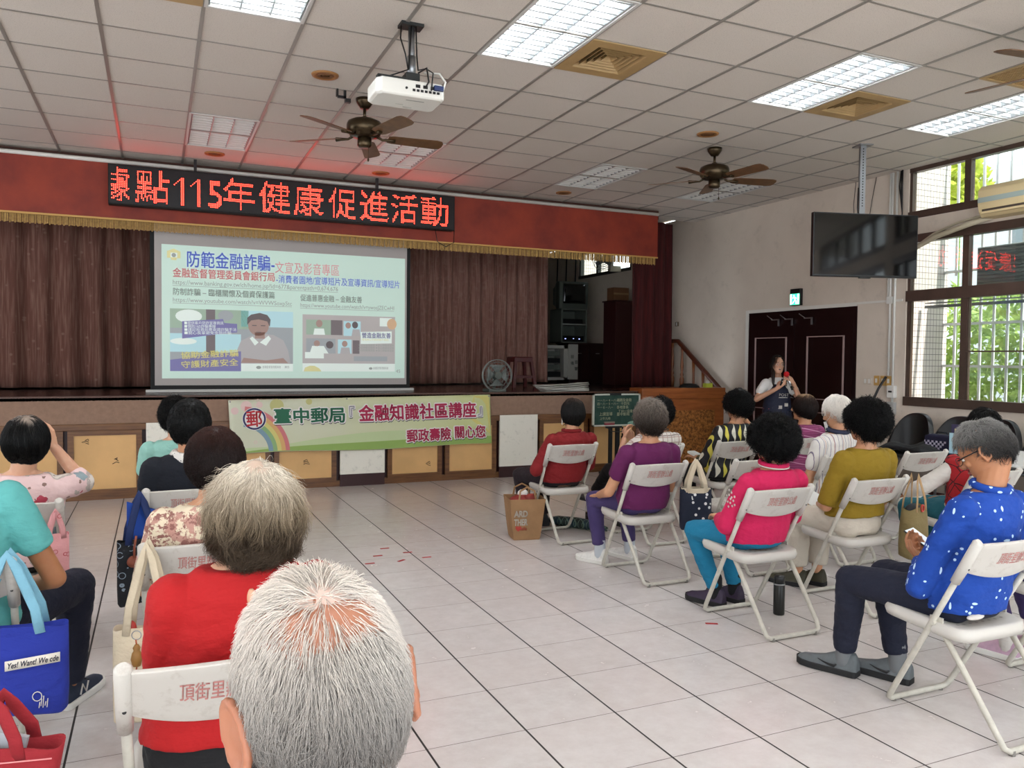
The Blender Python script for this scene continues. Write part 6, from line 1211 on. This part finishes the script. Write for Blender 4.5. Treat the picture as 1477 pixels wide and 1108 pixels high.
def hang_bag(name, label, cat, hook, w_, h, d, drop, m, rot=0, strap=None, flare=0, sw=.012, style='tote'):
    """soft bag hanging by two straps from the hook point"""
    T = thing(name, label, cat, (hook[0], hook[1], hook[2]-drop-h)); T.rotation_euler = (0, 0, rot)
    def rg(k, z, dd): return [(w_/2*k*(abs(math.cos(t))**.5)*(1 if math.cos(t) > 0 else -1), dd/2*(abs(math.sin(t))**.8)*(1 if math.sin(t) > 0 else -1), z+.006*math.sin(t*3)) for t in (2*math.pi*j/32 for j in range(32))]
    q = MB().rings([rg(.93, 0, d*.8), rg(.98, .01, d), rg(1, h*.25, d*1.05), rg(1+flare*.5, h*.6, d*.95), rg(1+flare, h, d*.7), rg(.985+flare, h, d*.6), rg(.96, h*.5, d*.8), rg(.9, .02, d*.7)]); b = obj('bag', q, m, T)
    for y in (-1, 1):
        P = [(-w_*.28, y*d*.36, h-.02), (-w_*.24, y*d*.34, h+drop*.25), (-w_*.08, y*d*.2, h+drop*.8), (0, y*.022, h+drop), (w_*.08, y*d*.2, h+drop*.8), (w_*.24, y*d*.34, h+drop*.25), (w_*.28, y*d*.36, h-.02)]; obj('strap', MB().tube(P, sw, 8, flat=((1, 0, 0), .22)), strap or m, T)
    return T, b
M_CANV = cloth('cream canvas', plain('#cfc0a6')); M_BLUEB = cloth('blue nonwoven cloth', plain('#1c2f96')); M_REDB = cloth('dark red canvas', plain('#8e1620')); M_SKY = cloth('sky blue webbing', plain('#7fb6cc')); M_KHAKI = cloth('khaki canvas', plain('#7a6a42'))
def scroll(g, X, Y, Z): n = g.vor(22); r_ = g.math('ABSOLUTE', g.math('SUBTRACT', n, .36)); return g.mix(g.math('MULTIPLY', g.math('LESS_THAN', r_, .035), g.math('GREATER_THAN', g.noise(9), .45)), '#0b0e16', '#7d8b98')
M_SCROLL = cloth('black cloth with pale scrolls', scroll)
# polka dot bag on the purple woman's chair
T, b = hang_bag('polka_dot_bag', 'navy polka dot bag with cream straps hanging from the chair of the woman in purple', 'bag', (3.4, 4.5, .815), .22, .28, .1, .19, cloth('navy cloth with white dots', lambda g, X, Y, Z: g.mix(g.math('MULTIPLY', g.math('LESS_THAN', g.vor(26), .27), g.math('GREATER_THAN', X, -.04)), '#10182c', '#d5d5d2')), -.35, M_CANV, sw=.016)
obj('top_band', MB().rings([[(.1*1.02*(abs(math.cos(t))**.5)*(1 if math.cos(t) > 0 else -1), .039*(abs(math.sin(t))**.8)*(1 if math.sin(t) > 0 else -1), z) for t in (2*math.pi*j/32 for j in range(32))] for z in (.24, .285)], cap=False), M_CANV, T)
T, b = hang_bag('khaki_bag', 'khaki canvas bag hanging from the chair of the woman in mustard', 'bag', (4.27, 3.47, .815), .24, .3, .12, .2, M_KHAKI, .3, mat('tan leather strap', '#a3835a', .6), .06, sw=.013)
obj('scissors', MB().tube([(.0+.02*math.cos(t), -.05, .3+.02*math.sin(t)) for t in (2*math.pi*i/12 for i in range(12))], .005, 6, close=True), mat('red plastic', '#b5332b', .4), T); obj('contents', MB().ell((-.02, 0, .29), (.08, .035, .035)), mat('dark contents', '#22252b', .7), T)
# left side bags
T, b = hang_bag('black_floral_bag', 'black bag with pale scroll pattern hanging from the chair of the navy vest', 'bag', (-.08, 4.53, .79), .22, .33, .07, .235, M_SCROLL, .25, mat('dark blue strap', '#152a5c', .7), sw=.018)
obj('tassel', MB().tube([(-.03, -.05, .36), (-.04, -.052, .3), (-.04, -.055, .25)], .006, 6).lathe([(.0, -.004), (.03, -.004), (.03, .004), (0, .004)], (-.045, -.05, .23), 16, 0, rx(PI/2)), mat('red and bronze charm', '#7b3a22', .5), T)
obj('blue_fold', MB().slab(lambda u, v: ((-.06+.15*u, .01, .33+.2*v*(1-.3*u)), (0, 1, 0)), 6, 6, .01), mat('royal blue cloth', '#17449c', .8), T)
T, b = hang_bag('cream_tote_bag', 'cream canvas tote with a wooden charm hanging from the floral woman\'s chair', 'bag', (-.03, 3.18, .825), .24, .34, .1, .31, M_CANV, -.25, None, .0, sw=.014)
ch = obj('charm', MB().lathe([(0, -.05), (.014, -.045), (.02, -.02), (.016, 0), (.01, .01), (.013, .02), (.006, .032), (0, .034)], (-.02, -.075, .27), 14), mat('carved wood charm', '#8a6027', .5), T); obj('ring', MB().tube([(-.02+.016*math.cos(t), -.075, .335+.016*math.sin(t)) for t in (2*PI*i/14 for i in range(14))], .002, 5, close=True), M_STEEL, ch); obj('cord', MB().tube([(-.02, -.075, .3), (-.022, -.077, .32)], .003, 6).tube([(-.02, -.075, .22), (-.025, -.076, .18)], .003, 6), mat('red cord', '#a04a28', .7), ch)
obj('red_item', MB().ell((-.06, 0, .335), (.02, .02, .03)), mat('red plastic', '#b5332b'), T)
T, b = hang_bag('blue_tote_bag', 'royal blue tote bag with pale blue straps and a white slogan at the left edge', 'bag', (-.46, 3.15, .83), .36, .3, .1, .25, M_BLUEB, -.12, M_SKY, .0, sw=.017)
q = MB().slab(lambda u, v: ((.0+.165*u, -.0545, .165+.033*v+.018*u), (0, -1, 0)), 4, 1, .002); lb = obj('slogan_strip', q, mat('white print', '#dcd6ca'), T); q = MB(); put_text(q, 'Yes! Want! We cde ', lambda x, z: (.006+x, -.0565, .173+z+.1*x), .027, 0, .02, .155, .25); obj('slogan', q, mat('dark navy print', '#1a1f3f', .6), lb)
q = MB()
for i in range(5): q.tube([(.1+.006*i, -.054, .03+.006*(i % 2)), (.103+.006*i, -.054, .05+.01*(i % 3))], .0015, 5)
q.tube([(.095+.014*math.cos(t), -.054, .07+.016*math.sin(t)) for t in (2*PI*i/12 for i in range(12))], .0015, 5, close=True); obj('small_figure_print', q, mat('white print', '#dcd6ca'), T)
T, b = hang_bag('red_bag', 'dark red canvas bag with a stitched strap at the bottom left corner', 'bag', (-.312, 2.0, .765), .2, .19, .11, .1, M_REDB, -.3, None, .32, sw=.015)
obj('grey_folder', MB().obox((-.03, .0, .18), (.16, .012, .09), ry(.25)), mat('grey folder', '#a7abb0', .5), T)
q = MB().tube([(-.125, -.046, .175), (0, -.05, .17), (.125, -.046, .175)], .0016, 5); obj('stitching', q, mat('pale stitch', '#d98a8a', .7), T)
T, b = hang_bag('pink_pouch', 'pink patterned pouch hanging from the chair of the pink floral woman', 'pouch', (-.44, 4.34, .76), .11, .22, .06, .11, cloth('pink cloth with rings', lambda g, X, Y, Z: g.mix(g.math('LESS_THAN', g.math('ABSOLUTE', g.math('SUBTRACT', g.vor(26), .25)), .04), '#d99a9c', '#b8565e')), .2, None, sw=.012)
T = thing('thermos_flask', 'black steel flask standing on the floor between the chairs on the right', 'flask', (3.385, 3.66, 0)); obj('body', MB().lathe([(0, 0), (.031, 0), (.033, .006), (.033, .17), (.03, .18), (0, .18)]), mat('black enamel flask', '#12130f', .3, var=.3, vscale=60), T); obj('cap', MB().lathe([(0, .182), (.031, .182), (.031, .225), (.027, .232), (0, .232)]), M_BLACK, T); obj('steel_ring', MB().lathe([(.0, .178), (.0335, .178), (.0335, .186), (0, .186)]), M_STEEL, T)
T = thing('water_bottle', 'clear plastic bottle with dark drink on the floor by the folded umbrella', 'bottle', (3.68, 6.48, 0)); obj('shell', MB().lathe([(0, 0), (.032, 0), (.034, .01), (.034, .11), (.03, .14), (.013, .175), (.013, .19), (0, .19)]), M_GLASS, T); obj('drink', MB().lathe([(0, .003), (.03, .003), (.031, .08), (0, .08)]), mat('dark tea', '#1c1512', .2), T); obj('cap', MB().cyl((0, 0, .187), (0, 0, .21), .015), M_BLACK, T)
g = G('dark tartan cloth'); X, Y, Z = g.sep(g.obj()); l = lambda q, f, t: g.math('LESS_THAN', g.math('FRACT', g.math('MULTIPLY', q, f)), t); g.color(g.mix(g.math('MAXIMUM', l(X, 26, .15), l(Y, 26, .15)), g.mix(l(X, 13, .5), '#142422', '#1b3540'), '#5d7466')); g.p(.6); M_TART = g.m
T = thing('folded_umbrella', 'dark green tartan umbrella lying on the floor under the red sweater chair', 'umbrella', (3.42, 6.2, 0)); P = [Vector((-.16, .33, .03)), Vector((-.1, .2, .045)), Vector((.0, .02, .05)), Vector((.08, -.15, .05)), Vector((.13, -.27, .04)), Vector((.15, -.32, .03))]
obj('canopy', MB().tube(P[:-1], [.015, .045, .05, .042, .02], 14), M_TART, T); obj('handle', MB().tube([P[0]+(P[0]-P[1])*.6, P[0]], .014, 10), M_BLACK, T); obj('tip', MB().cyl(P[-2], P[-1], .006, .004), M_STEEL, T)
TAPE = mat('red floor tape', '#a3161a', .6)
for k, (x, y, a, lab) in enumerate(((1.64, 6.12, 0, 'farthest red tape mark, on a tile crossing'), (1.53, 5.91, 0, 'red tape mark left of the middle, inside a tile'), (1.77, 5.93, 0, 'red tape mark inside the tile right of the crossing'), (1.86, 5.73, .0, 'rightmost red tape mark of the group'), (1.655, 5.705, .6, 'red tape mark on the nearer tile crossing'), (1.42, 5.71, 0, 'leftmost red tape mark, next to the white haired head'), (2.9, 3.67, -.5, 'lone red scrap near the pink woman\'s shoe'))):
    T = obj('tape_mark', MB().obox((x, y, .0012), (.07, .022, .0016), rz(a)), TAPE); tag(T, lab, 'tape', 'red tape marks on the floor')
# chalkboard
T = thing('chalkboard', 'green chalkboard on a black wheeled stand with chalk writing', 'chalkboard', (5.45, 8.9, 0)); g = G('chalk green'); g.color(g.mix(g.ramp(g.noise(9, 5), .4, .75), '#1d3d34', '#355248')); g.p(.8)
obj('board', MB().box((-.34, 0, .66), (.34, .02, 1.05)), g.m, T); q = MB().box((-.355, -.012, .645), (.355, .02, .665)).box((-.355, -.012, .645), (-.335, .02, 1.065)).box((.335, -.012, .645), (.355, .02, 1.065)).box((-.355, -.012, 1.045), (.355, .02, 1.065)); obj('frame', q, mat('pale aluminium frame', '#c9cbbf', .4, .3), T)
obj('clip', MB().box((-.11, -.016, 1.045), (.06, .0, 1.07)), M_BLACK, T); q = MB(); CHK = mat('chalk', '#a9a98a', .9)
for i, (st, x, z, s_) in enumerate(('一﹑二﹑三﹑四﹑ 顧及安全' and ('一－八－４－八－', -.29, .965, .04), ('議題及金融', .0, .965, .045), ('四－八－５－八－', -.29, .92, .04), ('十四元', .06, .92, .045), ('一－６－八－', -.29, .875, .04), ('各地里長', .0, .872, .045), ('ＴＷ一協會', .02, .82, .045), ('上課宣導', -.26, .785, .05), ('臺中郵局', .0, .78, .05), ('上午九時', -.25, .73, .04))): put_text(q, st, lambda a, b_, x=x, z=z: (x+a, -.002, z+b_), s_, 0, -.004)
obj('chalk_writing', q, CHK, T); obj('stand', MB().box((-.09, .01, .05), (-.05, .05, .66)).box((.01, .01, .05), (.06, .05, .66)).box((-.14, .0, .62), (.09, .04, .66)).box((-.2, -.22, .03), (.2, -.19, .06)).box((-.22, .03, .03), (.22, .06, .06)).box((-.06, -.2, .03), (.02, .05, .055)), M_BLACKM, T)
obj('caster', MB().cyl((-.19, -.205, .018), (-.16, -.205, .018), .018).cyl((.16, -.205, .018), (.19, -.205, .018), .018).cyl((-.2, .045, .018), (-.17, .045, .018), .018).cyl((.17, .045, .018), (.2, .045, .018), .018), M_BLACK, T)
obj('cable', MB().tube([(-.15, .01, .64), (-.08, -.02, .58), (.05, -.02, .57), (.17, .0, .6), (.22, .02, .64)], .006, 6), M_BLACK, T)
T = thing('board_eraser', 'red and grey board eraser on the chalkboard ledge', 'eraser', (5.33, 8.875, .665)); obj('felt', MB().box((-.07, -.012, 0), (.07, .012, .022)), mat('red felt', '#8e2f3c', .9), T); obj('back', MB().box((-.075, -.014, .022), (.075, .014, .04)), mat('grey wood', '#8f7f72', .6), T)
tag(obj('chalk_cloth', MB().ell((5.7, 8.87, .68), (.1, .03, .03), seg=14), mat('pale green cloth', '#7fa596', .9)), 'pale green cloth on the right end of the chalkboard ledge', 'cloth')
T = thing('microphone_stand', 'thin black stand behind the chalkboard', 'stand', (5.62, 9.02, 0)); obj('pole', MB().cyl((0, 0, .02), (0, 0, .62), .012).cyl((0, 0, .35), (0, 0, .5), .02), M_BLACK, T); obj('base', MB().lathe([(0, 0), (.1, 0), (.1, .015), (.02, .03), (0, .03)]), M_BLACK, T)
# black armchairs along the window wall
M_LEA = mat('black leatherette', '#0b0c0d', .35, var=.2)
for k, (y, lab) in enumerate(((6.1, 'black round backed armchair nearest the door, under the window'), (5.58, 'second black armchair from the door, behind the checkered bag'), (5.16, 'third black armchair from the door, half behind the man in blue'), (4.62, 'black armchair at the right edge under the window'))):
    T = thing('armchair', lab, 'armchair', (7.28, y, 0), math.radians(90), 'black armchairs under the window')
    def shell(u, v): a = (u-.5)*2.3; return (.27*math.sin(a)*(1+.08*v), -.24*math.cos(a)+.02-.04*v, .42+.54*v*(1-.62*(abs(u-.5)*2)**2.6)), (math.sin(a), -math.cos(a), 0)
    obj('backrest', MB().slab(shell, 22, 12, .05), M_LEA, T, bevel=.012); q = MB().rings([[(.25*k_*math.cos(t), .04+.24*k_*math.sin(t), z) for t in (2*PI*j/28 for j in range(28))] for k_, z in ((.9, .36), (1, .38), (1, .44), (.9, .47), (.3, .475))]); obj('seat', q, M_LEA, T, bevel=0)
    for sx in (-1, 1):
        for sy in (-.12, .2): obj('leg', MB().cyl((sx*.18, sy, .37), (sx*.21, sy*1.15, 0), .013), M_STEEL, T)
# low table with things in front of the armchairs
T = thing('folding_table', 'low black folding table in front of the armchairs', 'table', (6.75, 5.3, 0)); obj('top', MB().box((-.25, -1.2, .6), (.25, .5, .625)), M_BLACKM, T); obj('modesty_panel', MB().box((-.26, -1.2, .4), (-.24, .5, .58)), mat('brown grey panel', '#5c534b', .7), T)
for sx in (-1, 1):
    for sy in (-1.1, .42): obj('leg', MB().cyl((sx*.2, sy, 0), (sx*.2, sy, .6), .014), M_STEEL, T)
tag(obj('black_jacket', MB().slab(lambda u, v: ((6.52+.45*v, 5.2+.55*u, .645+.05*math.sin(u*9)*math.sin(v*5)+.04*math.sin(u*3.14)), (0, 0, 1)), 16, 10, .03), M_BLK), 'black jacket heaped on the low table', 'jacket')
g = G('navy and white check'); X, Y, Z = g.sep(g.obj()); p = g.math('ADD', g.math('FLOOR', g.math('MULTIPLY', Y, 45)), g.math('FLOOR', g.math('MULTIPLY', Z, 45))); g.color(g.mix(g.math('MULTIPLY', g.math('MODULO', p, 2), g.math('LESS_THAN', Z, .13)), '#141433', '#b9b3c4')); g.p(.7)
T = thing('checkered_bag', 'navy and white checkered bag on the low table', 'bag', (6.9, 5.32, .627)); obj('bag', MB().rings([[(sx*.06*k, sy*.15*k, z) for sx, sy in ((-1, -1), (1, -1), (1, 1), (-1, 1))] for k, z in ((.95, 0), (1, .02), (1, .17), (.7, .19))], 0, False), g.m, T, bevel=.01); obj('handle', MB().tube([(0, -.06, .18), (0, -.05, .21), (0, .05, .21), (0, .06, .18)], .006, 6), M_NAVY, T)
T = thing('display_folder', 'pale blue and cream display folder standing on the low table', 'folder', (6.8, 5.02, .627)); T.rotation_euler = (0, 0, .35); obj('back_board', MB().box((-.02, -.1, 0), (-.01, .1, .31)), mat('violet card', '#332a4a', .7), T); obj('cream_sheet', MB().box((-.028, -.1, .0), (-.022, .07, .27)), mat('cream sheet', '#d6c98c', .7), T); obj('blue_sheet', MB().box((-.04, -.09, .04), (-.034, .11, .23)), mat('pale blue sheet', '#9fbfca', .7), T); obj('print_block', MB().box((-.042, -.05, .16), (-.04, .07, .19)).box((-.042, -.05, .08), (-.04, .07, .14)), mat('tan print', '#c9ab6a', .7), T)
T = thing('paper_stack', 'white papers on the low table at the right edge', 'paper', (6.72, 4.4, .627)); obj('sheet', MB().obox((0, 0, .06), (.01, .16, .15), ry(.2)).box((-.1, -.12, 0), (.1, .12, .012)), mat('white paper', '#d8d8d4', .7), T)
tag(obj('handout', MB().obox((4.0, 4.02, .592), (.21, .29, .002), rx(.25)), mat('white paper', '#d8d8d4')), 'white handout on the lap of the woman in mustard', 'paper')
tag(obj('folded_leaflet', MB().obox((4.62, 6.14, .63), (.08, .12, .02), rx(.2)), mat('white paper', '#d8d8d4')), 'white leaflet in the hand of the woman in the black and yellow dress', 'paper')
T = thing('violet_cup', 'violet cup held on the lap of the woman in the checked blouse', 'cup', (3.78, 6.02, .6)); obj('body', MB().lathe([(0, 0), (.03, 0), (.036, .09), (0, .09)]), mat('violet cup plastic', '#5a4bb0', .5), T); obj('lid', MB().lathe([(0, .09), (.038, .09), (.038, .1), (0, .105)]), M_WHITE, T)
tag(obj('teal_bag', MB().rings([[(4.52+sx*.1*k, 3.55+sy*.06*k, z) for sx, sy in ((-1, -1), (1, -1), (1, 1), (-1, 1))] for k, z in ((.9, .0), (1, .05), (.95, .24), (.8, .26))], 0, False), M_TEAL), 'dark teal bag on the floor beside the khaki bag', 'bag')
